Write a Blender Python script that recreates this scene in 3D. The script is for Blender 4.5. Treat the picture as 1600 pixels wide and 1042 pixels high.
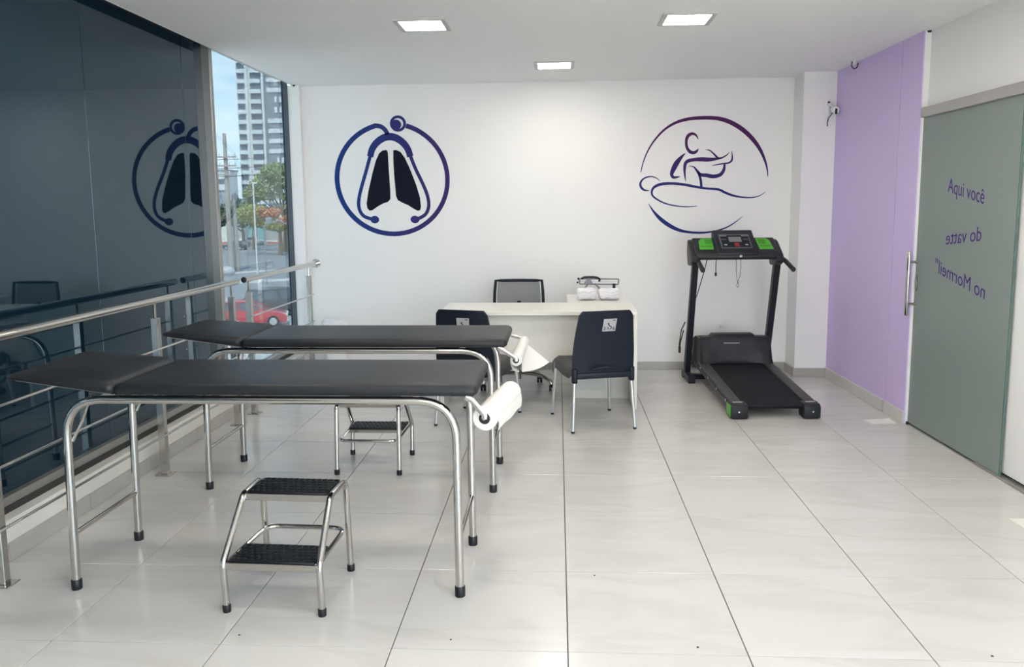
import bpy, bmesh, math, random
from mathutils import Vector, Matrix
random.seed(7)
for o in list(bpy.data.objects): bpy.data.objects.remove(o)
SC = bpy.context.scene
COL = SC.collection
PI = math.pi

# ------------------------------------------------------------------ camera
F_PX, CX, CY = 1249.5, 800.0, 484.2
pitch, yaw, roll = .1267, -.0578, .0094
cp, sp, cy, sy, cr, sr = math.cos(pitch), math.sin(pitch), math.cos(yaw), math.sin(yaw), math.cos(roll), math.sin(roll)
fwd = Vector((sy*cp, cy*cp, -sp)); rgt = Vector((cy, -sy, 0)); dwn = fwd.cross(rgt)
r2 = cr*rgt + sr*dwn; d2 = -sr*rgt + cr*dwn
cam = bpy.data.cameras.new('camera'); camo = bpy.data.objects.new('camera', cam); COL.objects.link(camo)
cam.sensor_width = 36; cam.sensor_fit = 'HORIZONTAL'; cam.lens = F_PX/1600*36
cam.shift_y = -(521-CY)/1600; cam.clip_start = .05; cam.clip_end = 2000
m3 = Matrix((r2, -d2, -fwd)).transposed()
camo.matrix_world = Matrix.Translation((-.0313, -2.5331, 1.4845)) @ m3.to_4x4()
SC.camera = camo

# ------------------------------------------------------------------ colour management, sky, sun
SC.view_settings.view_transform = 'Standard'; SC.view_settings.look = 'None'
SC.view_settings.gamma = 1; SC.view_settings.use_curve_mapping = False
SC.view_settings.exposure = 0.43
LAMP = 34.0          # radiance of the LED panels
W = bpy.data.worlds.new('sky'); SC.world = W; W.use_nodes = True
nt = W.node_tree; nt.nodes.clear()
def N(t, typ, **kw):
    n = t.nodes.new(typ)
    for k, v in kw.items():
        if k.startswith('i_'): n.inputs[k[2:].replace('_', ' ')].default_value = v
        else: setattr(n, k, v)
    return n
tc = N(nt, 'ShaderNodeTexCoord'); sep = N(nt, 'ShaderNodeSeparateXYZ')
nt.links.new(tc.outputs['Generated'], sep.inputs[0])
rampn = N(nt, 'ShaderNodeValToRGB'); e = rampn.color_ramp.elements
e[0].position = 0.0; e[0].color = (.60, .64, .67, 1); e[1].position = .6; e[1].color = (.20, .38, .60, 1)
x = e.new(.06); x.color = (.72, .83, .90, 1); x = e.new(.22); x.color = (.33, .58, .80, 1)
nt.links.new(sep.outputs['Z'], rampn.inputs[0])
mp = N(nt, 'ShaderNodeMapping'); mp.inputs['Scale'].default_value = (1, 1, 2.2)
nt.links.new(tc.outputs['Generated'], mp.inputs[0])
cn = N(nt, 'ShaderNodeTexNoise', i_Scale=7.0, i_Detail=6.0, i_Roughness=.55); nt.links.new(mp.outputs[0], cn.inputs['Vector'])
cramp = N(nt, 'ShaderNodeValToRGB'); cramp.color_ramp.elements[0].position = .45; cramp.color_ramp.elements[1].position = .68
nt.links.new(cn.outputs['Fac'], cramp.inputs[0])
mx = N(nt, 'ShaderNodeMix', data_type='RGBA'); mx.inputs['B'].default_value = (1, .97, .92, 1)
nt.links.new(cramp.outputs[0], mx.inputs['Factor']); nt.links.new(rampn.outputs[0], mx.inputs['A'])
bg = N(nt, 'ShaderNodeBackground', i_Strength=7.5); nt.links.new(mx.outputs['Result'], bg.inputs[0])
wo = N(nt, 'ShaderNodeOutputWorld'); nt.links.new(bg.outputs[0], wo.inputs[0])
sun = bpy.data.lights.new('sun', 'SUN'); sun.energy = 16.0; sun.angle = .02; sun.color = (1, .86, .68)
suno = bpy.data.objects.new('sun', sun); COL.objects.link(suno)
suno.rotation_euler = (math.radians(38), 0, math.radians(10))     # high behind the camera, over the building

# ------------------------------------------------------------------ materials
def mat(name, col, rough=.5, metal=0., var=.06, scale=8., bump=0., spec=.5, bscale=None, emit=None, coat=0., rvar=0., stretch=None):
    m = bpy.data.materials.new(name); m.use_nodes = True
    t = m.node_tree; b = t.nodes['Principled BSDF']
    b.inputs['Roughness'].default_value = rough; b.inputs['Metallic'].default_value = metal
    b.inputs['Specular IOR Level'].default_value = spec; b.inputs['Coat Weight'].default_value = coat
    tc = N(t, 'ShaderNodeTexCoord'); src = tc.outputs['Object']
    if stretch:
        mp = N(t, 'ShaderNodeMapping'); mp.inputs['Scale'].default_value = stretch
        t.links.new(src, mp.inputs[0]); src = mp.outputs[0]
    nz = N(t, 'ShaderNodeTexNoise', i_Scale=scale, i_Detail=4.0); t.links.new(src, nz.inputs['Vector'])
    mr = N(t, 'ShaderNodeMapRange'); mr.inputs['To Min'].default_value = 1-var; mr.inputs['To Max'].default_value = 1+var
    t.links.new(nz.outputs['Fac'], mr.inputs['Value'])
    hs = N(t, 'ShaderNodeHueSaturation'); hs.inputs['Color'].default_value = (*col, 1)
    t.links.new(mr.outputs[0], hs.inputs['Value']); t.links.new(hs.outputs[0], b.inputs['Base Color'])
    if rvar:
        m2 = N(t, 'ShaderNodeMapRange'); m2.inputs['To Min'].default_value = rough-rvar; m2.inputs['To Max'].default_value = rough+rvar
        t.links.new(nz.outputs['Fac'], m2.inputs['Value']); t.links.new(m2.outputs[0], b.inputs['Roughness'])
    if bump:
        n2 = N(t, 'ShaderNodeTexNoise', i_Scale=bscale or scale*20, i_Detail=3.0); t.links.new(src, n2.inputs['Vector'])
        bp = N(t, 'ShaderNodeBump', i_Strength=bump, i_Distance=.002); t.links.new(n2.outputs['Fac'], bp.inputs['Height'])
        t.links.new(bp.outputs[0], b.inputs['Normal'])
    if emit:
        b.inputs['Emission Color'].default_value = (*emit[0], 1); b.inputs['Emission Strength'].default_value = emit[1]
    return m

M = {}
M['wall'] = mat('white wall paint', (.86, .85, .84), .62, var=.015, scale=2, bump=.05, bscale=160)
M['ceil'] = mat('white ceiling paint', (.86, .86, .855), .7, var=.015, scale=2)
M['purple'] = mat('lilac wall paint', (.66, .53, .85), .55, var=.02, scale=2, bump=.04, bscale=160)
M['base'] = mat('grey stone skirting', (.40, .385, .355), .3, var=.10, scale=6, stretch=(1, 1, 6))
M['base_light'] = mat('light stone skirting', (.62, .61, .58), .3, var=.06, scale=6)
M['grout'] = mat('dark tile grout', (.10, .088, .075), .9, var=.1, scale=30)
M['chrome'] = mat('polished steel tube', (.58, .56, .53), .12, 1., var=.03, scale=5, rvar=.04)
M['steel'] = mat('brushed steel', (.52, .50, .47), .17, 1., var=.02, scale=6, rvar=.02)
M['alu'] = mat('grey aluminium', (.42, .41, .39), .38, .85, var=.05, scale=10)
M['silver'] = mat('silver painted tube', (.62, .62, .62), .3, .7, var=.03)
M['vinyl'] = mat('black vinyl upholstery', (.013, .0145, .018), .44, var=.15, scale=6, bump=.12, bscale=380, spec=.36)
M['rubber'] = mat('black rubber', (.009, .010, .013), .42, spec=.35, var=.15, scale=20, bump=.1)
M['plastic'] = mat('black moulded plastic', (.008, .012, .022), .45, spec=.28, var=.1, scale=9, bump=.05, bscale=300)
M['seat'] = mat('black seat plastic', (.022, .022, .024), .4, var=.1, scale=9)
M['dark'] = mat('charcoal plastic', (.018, .019, .024), .45, spec=.35, var=.1, scale=12, bump=.05)
M['belt'] = mat('treadmill belt', (.008, .009, .012), .6, spec=.25, var=.15, scale=40, bump=.15)
M['tm_frame'] = mat('treadmill black steel', (.010, .012, .020), .38, spec=.35, var=.08, scale=10)
M['rail'] = mat('grey foot rail', (.050, .049, .050), .5, var=.1, scale=30, bump=.1)
M['green'] = mat('bright green plastic', (.085, .42, .03), .38, var=.06, scale=12)
M['green_dark'] = mat('deep green plastic', (.045, .27, .012), .45, var=.06, scale=12)
M['white_lam'] = mat('white laminate', (.78, .755, .695), .33, var=.015, scale=3)
M['white_edge'] = mat('white laminate panel', (.74, .715, .66), .4, var=.015, scale=3)
M['paper'] = mat('white paper', (.74, .72, .68), .8, var=.03, scale=14, bump=.15, bscale=60)
M['towel'] = mat('white towelling', (.77, .76, .79), .9, var=.06, scale=30, bump=.6, bscale=260)
M['white_plastic'] = mat('white plastic', (.80, .80, .80), .35, var=.02)
M['mesh'] = mat('grey chair mesh', (.27, .27, .275), .7, var=.12, scale=160)
M['grey_metal'] = mat('dull violet grey metal', (.27, .27, .31), .5, .2)
M['lcd'] = mat('grey display', (.20, .20, .20), .2, var=.05)
M['panel_grey'] = mat('console print grey', (.09, .09, .095), .4, var=.2, scale=60)
M['red'] = mat('red key', (.30, .015, .02), .4)
M['label'] = mat('grey paper sticker', (.45, .45, .47), .6, var=.06, scale=80)
M['ink'] = mat('black ink', (.012, .012, .014), .6)
M['purple_ink'] = mat('purple vinyl lettering', (.075, .028, .22), .5, spec=.2)
M['green_glass_edge'] = mat('green glass edge', (.10, .17, .15), .15)
M['lung'] = mat('black navy wall vinyl', (.006, .008, .018), .6, spec=.12)
M['black_gasket'] = mat('dark stone strip', (.030, .028, .027), .6, var=.4, scale=60)
M['diffuser'] = mat('led diffuser', (.9, .9, .88), .5, emit=((1, .93, .83), LAMP))
M['lamp_frame'] = mat('lamp frame', (.55, .55, .53), .5)
# the two wall emblems: their own two-colour print
def grad(name, c0, c1, lo, hi, axis):
    m = mat(name, c0, .6, spec=.15); t = m.node_tree; b = t.nodes['Principled BSDF']
    tc = N(t, 'ShaderNodeTexCoord'); s = N(t, 'ShaderNodeSeparateXYZ'); t.links.new(tc.outputs['Object'], s.inputs[0])
    mr = N(t, 'ShaderNodeMapRange'); mr.inputs['From Min'].default_value = lo; mr.inputs['From Max'].default_value = hi
    t.links.new(s.outputs[axis], mr.inputs['Value'])
    mx = N(t, 'ShaderNodeMix', data_type='RGBA'); mx.inputs['A'].default_value = (*c0, 1); mx.inputs['B'].default_value = (*c1, 1)
    t.links.new(mr.outputs[0], mx.inputs['Factor']); t.links.new(mx.outputs['Result'], b.inputs['Base Color'])
    return m
M['logo_blue'] = grad('blue to violet wall vinyl', (.010, .045, .20), (.045, .026, .13), -.5, .5, 'X')
M['logo_purple'] = grad('navy to purple wall vinyl', (.018, .030, .17), (.075, .018, .095), -.15, .3, 'Z')

def tile_material():
    m = bpy.data.materials.new('polished porcelain tile'); m.use_nodes = True
    t = m.node_tree; b = t.nodes['Principled BSDF']
    tc = N(t, 'ShaderNodeTexCoord'); oi = N(t, 'ShaderNodeObjectInfo')
    mu = N(t, 'ShaderNodeMath', operation='MULTIPLY'); mu.inputs[1].default_value = 37.
    t.links.new(oi.outputs['Random'], mu.inputs[0])
    cb = N(t, 'ShaderNodeCombineXYZ'); t.links.new(mu.outputs[0], cb.inputs[0]); t.links.new(mu.outputs[0], cb.inputs[2])
    ad = N(t, 'ShaderNodeVectorMath', operation='ADD'); t.links.new(tc.outputs['Object'], ad.inputs[0]); t.links.new(cb.outputs[0], ad.inputs[1])
    mp = N(t, 'ShaderNodeMapping'); mp.inputs['Scale'].default_value = (.9, 2.8, 1); mp.inputs['Rotation'].default_value = (0, 0, .3)
    t.links.new(ad.outputs[0], mp.inputs[0])
    n1 = N(t, 'ShaderNodeTexNoise', i_Scale=1.1, i_Detail=4.0, i_Roughness=.5, i_Distortion=.5); t.links.new(mp.outputs[0], n1.inputs['Vector'])
    r = N(t, 'ShaderNodeValToRGB'); e = r.color_ramp.elements
    e[0].position = .28; e[0].color = (.545, .525, .50, 1); e[1].position = .75; e[1].color = (.62, .605, .58, 1)
    k = e.new(.44); k.color = (.60, .582, .556, 1); k = e.new(.50); k.color = (.565, .545, .515, 1); k = e.new(.55); k.color = (.605, .588, .562, 1)
    t.links.new(n1.outputs['Fac'], r.inputs[0]); t.links.new(r.outputs[0], b.inputs['Base Color'])
    n2 = N(t, 'ShaderNodeTexNoise', i_Scale=3.0, i_Detail=3.0); t.links.new(ad.outputs[0], n2.inputs['Vector'])
    mr = N(t, 'ShaderNodeMapRange'); mr.inputs['To Min'].default_value = .13; mr.inputs['To Max'].default_value = .24
    t.links.new(n2.outputs['Fac'], mr.inputs['Value']); t.links.new(mr.outputs[0], b.inputs['Roughness'])
    b.inputs['Specular IOR Level'].default_value = .5
    return m
M['tile'] = tile_material()

def dark_glass():
    m = bpy.data.materials.new('dark mirror film glass'); m.use_nodes = True
    t = m.node_tree; b = t.nodes['Principled BSDF']
    b.inputs['Base Color'].default_value = (.003, .012, .022, 1); b.inputs['Roughness'].default_value = .02
    b.inputs['IOR'].default_value = 1.75; b.inputs['Specular Tint'].default_value = (.50, .80, 1, 1)
    tc = N(t, 'ShaderNodeTexCoord'); n = N(t, 'ShaderNodeTexNoise', i_Scale=1.2, i_Detail=2.0); t.links.new(tc.outputs['Object'], n.inputs['Vector'])
    bp = N(t, 'ShaderNodeBump', i_Strength=.012, i_Distance=.02); t.links.new(n.outputs['Fac'], bp.inputs['Height']); t.links.new(bp.outputs[0], b.inputs['Normal'])
    return m
M['dark_glass'] = dark_glass()
def clear_glass():
    m = bpy.data.materials.new('clear window glass'); m.use_nodes = True
    t = m.node_tree; t.nodes.clear()
    tr = N(t, 'ShaderNodeBsdfTransparent'); tr.inputs[0].default_value = (.322, .358, .372, 1)      # dark tint added to hold back the strong sky behind the pane
    gl = N(t, 'ShaderNodeBsdfGlossy', i_Roughness=.02); fr = N(t, 'ShaderNodeFresnel', i_IOR=1.45)
    ge = N(t, 'ShaderNodeNewGeometry'); io = N(t, 'ShaderNodeMix', data_type='FLOAT'); io.inputs['A'].default_value = 1.45; io.inputs['B'].default_value = 1/1.45
    t.links.new(ge.outputs['Backfacing'], io.inputs['Factor']); t.links.new(io.outputs['Result'], fr.inputs[0])   # leaving the pane reflects like entering it
    mx = N(t, 'ShaderNodeMixShader'); o = N(t, 'ShaderNodeOutputMaterial')
    t.links.new(fr.outputs[0], mx.inputs[0]); t.links.new(tr.outputs[0], mx.inputs[1]); t.links.new(gl.outputs[0], mx.inputs[2]); t.links.new(mx.outputs[0], o.inputs[0])
    return m
M['clear_glass'] = clear_glass()
def frosted():
    m = bpy.data.materials.new('frosted green glass'); m.use_nodes = True
    t = m.node_tree; t.nodes.clear()
    df = N(t, 'ShaderNodeBsdfDiffuse'); tl = N(t, 'ShaderNodeBsdfTranslucent')
    tc = N(t, 'ShaderNodeTexCoord'); nz = N(t, 'ShaderNodeTexNoise', i_Scale=3.0); t.links.new(tc.outputs['Object'], nz.inputs['Vector'])
    r = N(t, 'ShaderNodeValToRGB'); r.color_ramp.elements[0].color = (.34, .405, .38, 1); r.color_ramp.elements[1].color = (.36, .425, .40, 1)
    t.links.new(nz.outputs['Fac'], r.inputs[0]); t.links.new(r.outputs[0], df.inputs[0])
    tl.inputs[0].default_value = (.30, .40, .37, 1)
    m1 = N(t, 'ShaderNodeMixShader'); m1.inputs[0].default_value = .3
    t.links.new(df.outputs[0], m1.inputs[1]); t.links.new(tl.outputs[0], m1.inputs[2])
    gl = N(t, 'ShaderNodeBsdfGlossy', i_Roughness=.28); fr = N(t, 'ShaderNodeFresnel', i_IOR=1.35)
    m2 = N(t, 'ShaderNodeMixShader'); t.links.new(fr.outputs[0], m2.inputs[0]); t.links.new(m1.outputs[0], m2.inputs[1]); t.links.new(gl.outputs[0], m2.inputs[2])
    o = N(t, 'ShaderNodeOutputMaterial'); t.links.new(m2.outputs[0], o.inputs[0])
    return m
M['frosted'] = frosted()

# ------------------------------------------------------------------ mesh helpers
class MB:
    def __init__(s): s.bm = bmesh.new()
    def box(s, x0, x1, y0, y1, z0, z1, bev=0., seg=2, mtx=None):
        b = bmesh.new(); bmesh.ops.create_cube(b, size=1)
        for v in b.verts: v.co = ((x0+x1)/2+v.co.x*(x1-x0), (y0+y1)/2+v.co.y*(y1-y0), (z0+z1)/2+v.co.z*(z1-z0))
        if bev: bmesh.ops.bevel(b, geom=list(b.edges), offset=bev, segments=seg, affect='EDGES', profile=.5)
        s._add(b, mtx); return s
    def _add(s, b, mtx=None):
        if mtx is not None: bmesh.ops.transform(b, matrix=mtx, verts=b.verts)
        me = bpy.data.meshes.new('tmp'); b.to_mesh(me); b.free(); s.bm.from_mesh(me); bpy.data.meshes.remove(me)
    def tube(s, pts, r, n=12, fillet=0., closed=False, cap=True, rad=None, fseg=6):
        pts = [Vector(p) for p in pts]
        if fillet: pts = fil(pts, fillet, fseg, closed)
        k = len(pts); rings = []
        t0 = None; nrm = None
        for i in range(k):
            if closed: t = (pts[(i+1) % k]-pts[i-1]).normalized()
            elif i == 0: t = (pts[1]-pts[0]).normalized()
            elif i == k-1: t = (pts[-1]-pts[-2]).normalized()
            else: t = ((pts[i+1]-pts[i]).normalized()+(pts[i]-pts[i-1]).normalized()).normalized()
            if nrm is None:
                a = Vector((0, 0, 1)) if abs(t.z) < .9 else Vector((1, 0, 0)); nrm = t.cross(a).normalized()
            else:
                nrm = (nrm - t*nrm.dot(t)).normalized()
            bi = t.cross(nrm); rr = rad[i] if rad else r
            rings.append([s.bm.verts.new(pts[i]+(nrm*math.cos(2*PI*j/n)+bi*math.sin(2*PI*j/n))*rr) for j in range(n)])
        for i in range(k if closed else k-1):
            a, b = rings[i], rings[(i+1) % k]
            for j in range(n): s.bm.faces.new((a[j], a[(j+1) % n], b[(j+1) % n], b[j]))
        if cap and not closed:
            s.bm.faces.new(rings[0][::-1]); s.bm.faces.new(rings[-1])
        return s
    def cyl(s, p0, p1, r, n=16, r1=None): return s.tube([p0, p1], r, n, rad=[r, r1 if r1 is not None else r])
    def lathe(s, prof, c=(0, 0, 0), n=24, axis='Z', cap=True):
        rings = []
        for r, z in prof:
            rg = []
            for j in range(n):
                a = 2*PI*j/n; u, v = r*math.cos(a), r*math.sin(a)
                p = {'Z': (u, v, z), 'Y': (u, z, v), 'X': (z, u, v)}[axis]
                rg.append(s.bm.verts.new((c[0]+p[0], c[1]+p[1], c[2]+p[2])))
            rings.append(rg)
        for a, b in zip(rings, rings[1:]):
            for j in range(n): s.bm.faces.new((a[j], a[(j+1) % n], b[(j+1) % n], b[j]))
        if cap: s.bm.faces.new(rings[0][::-1]); s.bm.faces.new(rings[-1])
        return s
    def prism(s, poly, a0, a1, axis='X', bev=0., seg=2, mtx=None):
        # poly in the two other axes; X -> (y,z), Y -> (x,z), Z -> (x,y)
        b = bmesh.new()
        def P(p, a): return {'X': (a, p[0], p[1]), 'Y': (p[0], a, p[1]), 'Z': (p[0], p[1], a)}[axis]
        A = [b.verts.new(P(p, a0)) for p in poly]; B = [b.verts.new(P(p, a1)) for p in poly]; k = len(poly)
        b.faces.new(A); b.faces.new(B[::-1])
        for i in range(k): b.faces.new((A[i], B[i], B[(i+1) % k], A[(i+1) % k]))
        bmesh.ops.recalc_face_normals(b, faces=b.faces)
        if bev: bmesh.ops.bevel(b, geom=list(b.edges), offset=bev, segments=seg, affect='EDGES', profile=.5)
        s._add(b, mtx); return s
    def ball(s, c, r, sx=1, sy=1, sz=1, u=14, v=8, mtx=None):
        b = bmesh.new(); bmesh.ops.create_uvsphere(b, u_segments=u, v_segments=v, radius=r)
        for q in b.verts: q.co = (c[0]+q.co.x*sx, c[1]+q.co.y*sy, c[2]+q.co.z*sz)
        s._add(b, mtx); return s
    def grid(s, fn, nu, nv, thick=0., closed_u=False):
        g = [[s.bm.verts.new(fn(i/nu, j/nv)) for j in range(nv+1)] for i in range(nu+1)]
        for i in range(nu):
            for j in range(nv): s.bm.faces.new((g[i][j], g[i+1][j], g[i+1][j+1], g[i][j+1]))
        return s
    def xf(s, mtx): bmesh.ops.transform(s.bm, matrix=mtx, verts=s.bm.verts); return s

def fil(pts, r, seg, closed=False):
    out = []; k = len(pts)
    for i in range(k):
        if not closed and i in (0, k-1): out.append(pts[i]); continue
        p = pts[i]; a = pts[i-1]-p; b = pts[(i+1) % k]-p
        rr = min(r, a.length*.48, b.length*.48)
        ang = a.angle(b)
        if ang > PI-.02: out.append(p); continue
        d = min(r/math.tan(ang/2) if ang < PI-.02 else 0, a.length*.48, b.length*.48)
        A = p+a.normalized()*d; B = p+b.normalized()*d
        for q in range(seg+1):
            f = q/seg; out.append(A*(1-f)**2 + p*2*f*(1-f) + B*f*f)
    return out

def obj(name, mb, material=None, parent=None, smooth=True, angle=35, loc=None, rot=None):
    bm = mb.bm if isinstance(mb, MB) else mb
    bmesh.ops.recalc_face_normals(bm, faces=bm.faces)
    me = bpy.data.meshes.new(name); bm.to_mesh(me); bm.free()
    if material: me.materials.append(M[material] if isinstance(material, str) else material)
    if smooth:
        me.polygons.foreach_set('use_smooth', [True]*len(me.polygons)); me.set_sharp_from_angle(angle=math.radians(angle))
    o = bpy.data.objects.new(name, me); COL.objects.link(o)
    if parent: o.parent = parent
    if loc: o.location = loc
    if rot: o.rotation_euler = rot
    return o
def tag(o, label=None, cat=None, group=None, kind=None):
    if label: o['label'] = label
    if cat: o['category'] = cat
    if group: o['group'] = group
    if kind: o['kind'] = kind
    return o
def thing(name, label, cat, loc=(0, 0, 0), rz=0, group=None):
    o = bpy.data.objects.new(name, None); COL.objects.link(o); o.empty_display_size = .1
    o.location = loc; o.rotation_euler = (0, 0, rz)
    return tag(o, label, cat, group)
def struct(name, mb, m, parent=None, label=None, **kw):
    o = obj(name, mb, m, parent, **kw)
    if not parent:
        o['kind'] = 'structure'
        if label: o['label'] = label
    return o
def copy_tree(o, parent=None):
    c = o.copy(); COL.objects.link(c)
    if parent: c.parent = parent
    for ch in list(o.children):
        copy_tree(ch, c)
    return c
def text_mesh(txt, ext=.001, off=0.):
    cu = bpy.data.curves.new('txt', 'FONT'); cu.body = txt; cu.extrude = ext; cu.resolution_u = 4; cu.offset = off
    o = bpy.data.objects.new('txt', cu); COL.objects.link(o)
    bpy.context.view_layer.update()
    me = bpy.data.meshes.new_from_object(o.evaluated_get(bpy.context.evaluated_depsgraph_get()))
    bpy.data.objects.remove(o); bpy.data.curves.remove(cu)
    b = bmesh.new(); b.from_mesh(me); bpy.data.meshes.remove(me)
    mb = MB(); mb.bm.free(); mb.bm = b
    xs = [v.co.x for v in b.verts]; return mb, min(xs), max(xs)

# ------------------------------------------------------------------ room shell
H = 2.59; YB = 4.75; YF = -4.8
XL = -2.385; XR = 2.43
floor = struct('floor', MB().box(-2.40, 2.62, YF, YB+.2, -.2, -.012), 'grout', label='pale marble-look porcelain tile floor')
tile_me = None
def tile_mesh(w, d):
    mb = MB().box(-w/2, w/2, -d/2, d/2, -.012, 0., bev=.0012, seg=1)
    return mb
T = .6; J = .0036
protos = {}
for r in range(-8, 8):
    for c in range(-4, 4):
        d = T-J if r < 7 else YB-4.2-J
        key = round(d, 3)
        if key not in protos:
            o = obj('tile', tile_mesh(T-J, d), 'tile', floor, smooth=False); protos[key] = o
        else:
            o = protos[key].copy(); COL.objects.link(o)
        o.location = (c*T+T/2, r*T+J/2+d/2, 0)
d = T-J
for r in range(-8, 5):      # narrow cut pieces along the door side
    key = 'n'
    if key not in protos: o = obj('tile', tile_mesh(.03, T-J), 'tile', floor, smooth=False); protos[key] = o
    else: o = protos[key].copy(); COL.objects.link(o)
    o.location = (2.4+J/2+.015, r*T+T/2, 0)

ceil = struct('ceiling', MB().box(-2.40, 2.62, YF, YB+.2, H, H+.14), 'ceil', smooth=False)
obj('edge_trim', MB().box(-2.404, -2.3995, YF, YB, H-.003, H+.05), 'lamp_frame', ceil, smooth=False)
struct('trim_5', MB().box(-2.55, -2.4005, YF, YB+.2, H+.055, H+.14), 'ceil', smooth=False)
struct('wall_back', MB().box(-2.44, 2.62, YB, YB+.15, -.02, H+.14), 'wall', smooth=False)
struct('wall_front', MB().box(-2.6, .2, YF-.15, YF, -.02, H+.14).box(2.2, 2.62, YF-.15, YF, -.02, H+.14).box(.2, 2.2, YF-.15, YF, 2.45, H+.14), 'wall', smooth=False, label='rear wall behind the viewpoint with an added daylight opening')  # unseen rear opening, added so that daylight fills the room
struct('bounce_slab', MB().box(-9, 9, -14, YF, -.3, -.03), mat('pale terrace paving', (.5, .49, .47), .8, var=.08, scale=2), smooth=False)  # unseen ground added outside to bounce sun through the rear opening
struct('trim_2', MB().box(-2.443, -2.338, 4.69, YB, 0, H), 'wall', smooth=False, label='narrow white pilaster beside the window')
struct('trim_3', MB().box(2.03, 2.305, 4.47, YB, 0, H), 'wall', smooth=False, label='white corner column beside the lilac wall')

# right wall: white, with the doorway hole; lilac boards in front of it.  The whole side stands about one degree off square
def askew(o):
    p = Matrix.Translation((2.303, 4.47, 0)); o.matrix_world = p @ Matrix.Rotation(math.radians(.9), 4, 'Z') @ p.inverted()
XW = 2.347
OY0, OY1, OZ = 1.95, 2.80, 2.06
mb = MB()
mb.box(XW, XW+.14, OY1, YB, 0, H+.1); mb.box(XW, XW+.14, -1.7, OY0, .028, H+.1); mb.box(XW, XW+.14, YF, -4.6, 0, H+.1); mb.box(XW, XW+.14, -4.6, -1.7, 2.45, H+.1); mb.box(XW, XW+.14, OY0, OY1, OZ, H+.1)  # includes an unseen opening behind the viewpoint, added to let daylight in
mb.box(2.309, XW, 2.932, 4.75, 0, H)
wr = struct('wall_right', mb, 'wall', smooth=False)
obj('panel', MB().box(2.301, 2.309, 2.934, 3.238, 0.0, H), 'purple', wr, smooth=False)['label'] = 'lilac board next to the door'
obj('panel', MB().box(2.301, 2.309, 3.244, 4.47, 0.0, H), 'purple', wr, smooth=False)['label'] = 'wide lilac board'
obj('groove', MB().box(2.306, 2.3095, 3.237, 3.245, 0, H), mat('lilac joint', (.22, .16, .30), .7), wr, smooth=False)
askew(wr)
struct('wall_corridor', MB().box(3.4, 3.5, .8, 4.2, -.02, 2.6).box(2.56, 3.5, .7, .8, -.02, 2.6).box(2.56, 3.5, 4.2, 4.3, -.02, 2.6).box(2.56, 3.5, .7, 4.3, 2.5, 2.6).box(2.62, 3.5, .7, 4.3, -.2, -.001), 'wall', smooth=False)

# skirting: separate stone pieces
def skirting(name, pieces, m):
    root = None
    for (x0, x1, y0, y1, z1) in pieces:
        if root is None:
            root = bpy.data.objects.new(name, None); COL.objects.link(root); root['kind'] = 'structure'
        obj('tile', MB().box(x0, x1, y0, y1, 0.0005, z1, bev=.0012, seg=1), m, root, smooth=False)
    return root
pcs = []
y = YF
while y < 4.7:
    y1 = min(y+.6, 4.69); pcs.append((XL, XL+.012, y+.0015, y1-.0015, .08)); y += .6
skirting('baseboard_left', pcs, 'base')
pcs = []; x = -2.335
while x < 2.03:
    x1 = min(x+.6, 2.03); pcs.append((x+.0015, x1-.0015, YB-.012, YB, .075)); x += .6
pcs += [(2.018, 2.03, 4.459, YB-.013, .075), (2.0185, 2.297, 4.458, 4.47, .075)]
skirting('baseboard_back', pcs, 'base')
askew(skirting('baseboard_right', [(2.287, 2.301, 3.26, 3.84, .085), (2.287, 2.301, 3.843, 4.457, .085), (2.287, 2.301, 2.934, 3.238, .085)], 'base_light'))

# window side: low white curb, dark filmed glazing, mullion, clear window
struct('trim_1', MB().box(-2.62, XL, YF, YB, -.02, .175, bev=.004, seg=1), mat('cream plastered curb', (.70, .68, .63), .5, var=.05, scale=3), smooth=False, label='low cream curb under the glazing')
wf = MB()
wf.box(-2.505, -2.452, YF, 4.745, .205, .245)                    # bottom rail
wf.box(-2.505, -2.480, YF, 4.745, 2.632, 2.645)                    # head
w1 = struct('window_1', wf, 'alu', smooth=False, label='dark filmed glass wall behind the steel railing')
obj('sill_strip', MB().box(-2.52, -2.445, YF, 4.74, .1755, .205), 'black_gasket', w1, smooth=False)
js = [-4.79, -4.0, -2.88, -1.76, -.64, .48, 1.60, 2.72, 3.03]
for a, b in zip(js, js[1:]):
    obj('pane', MB().box(-2.495, -2.485, a+.003, b-.003, .245, 2.632), 'dark_glass', w1, smooth=False)
for a in js[1:-1]:
    obj('seal', MB().box(-2.494, -2.487, a-.003, a+.003, .245, 2.632), 'steel', w1, smooth=False)
obj('mullion', MB().box(-2.505, -2.43, 3.03, 3.08, .175, 2.64, bev=.004, seg=1), 'alu', w1, smooth=False)
w2 = struct('window_2', MB().box(-2.50, -2.443, 4.68, 4.69, .245, 2.632).box(-2.50, -2.47, 3.08, 3.088, .245, 2.632), mat('dark window frame', (.085, .10, .12), .4, .4), smooth=False, label='tall clear window looking onto the street')
obj('pane', MB().box(-2.492, -2.485, 3.088, 4.68, .245, 2.632), 'clear_glass', w2, smooth=False)

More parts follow.
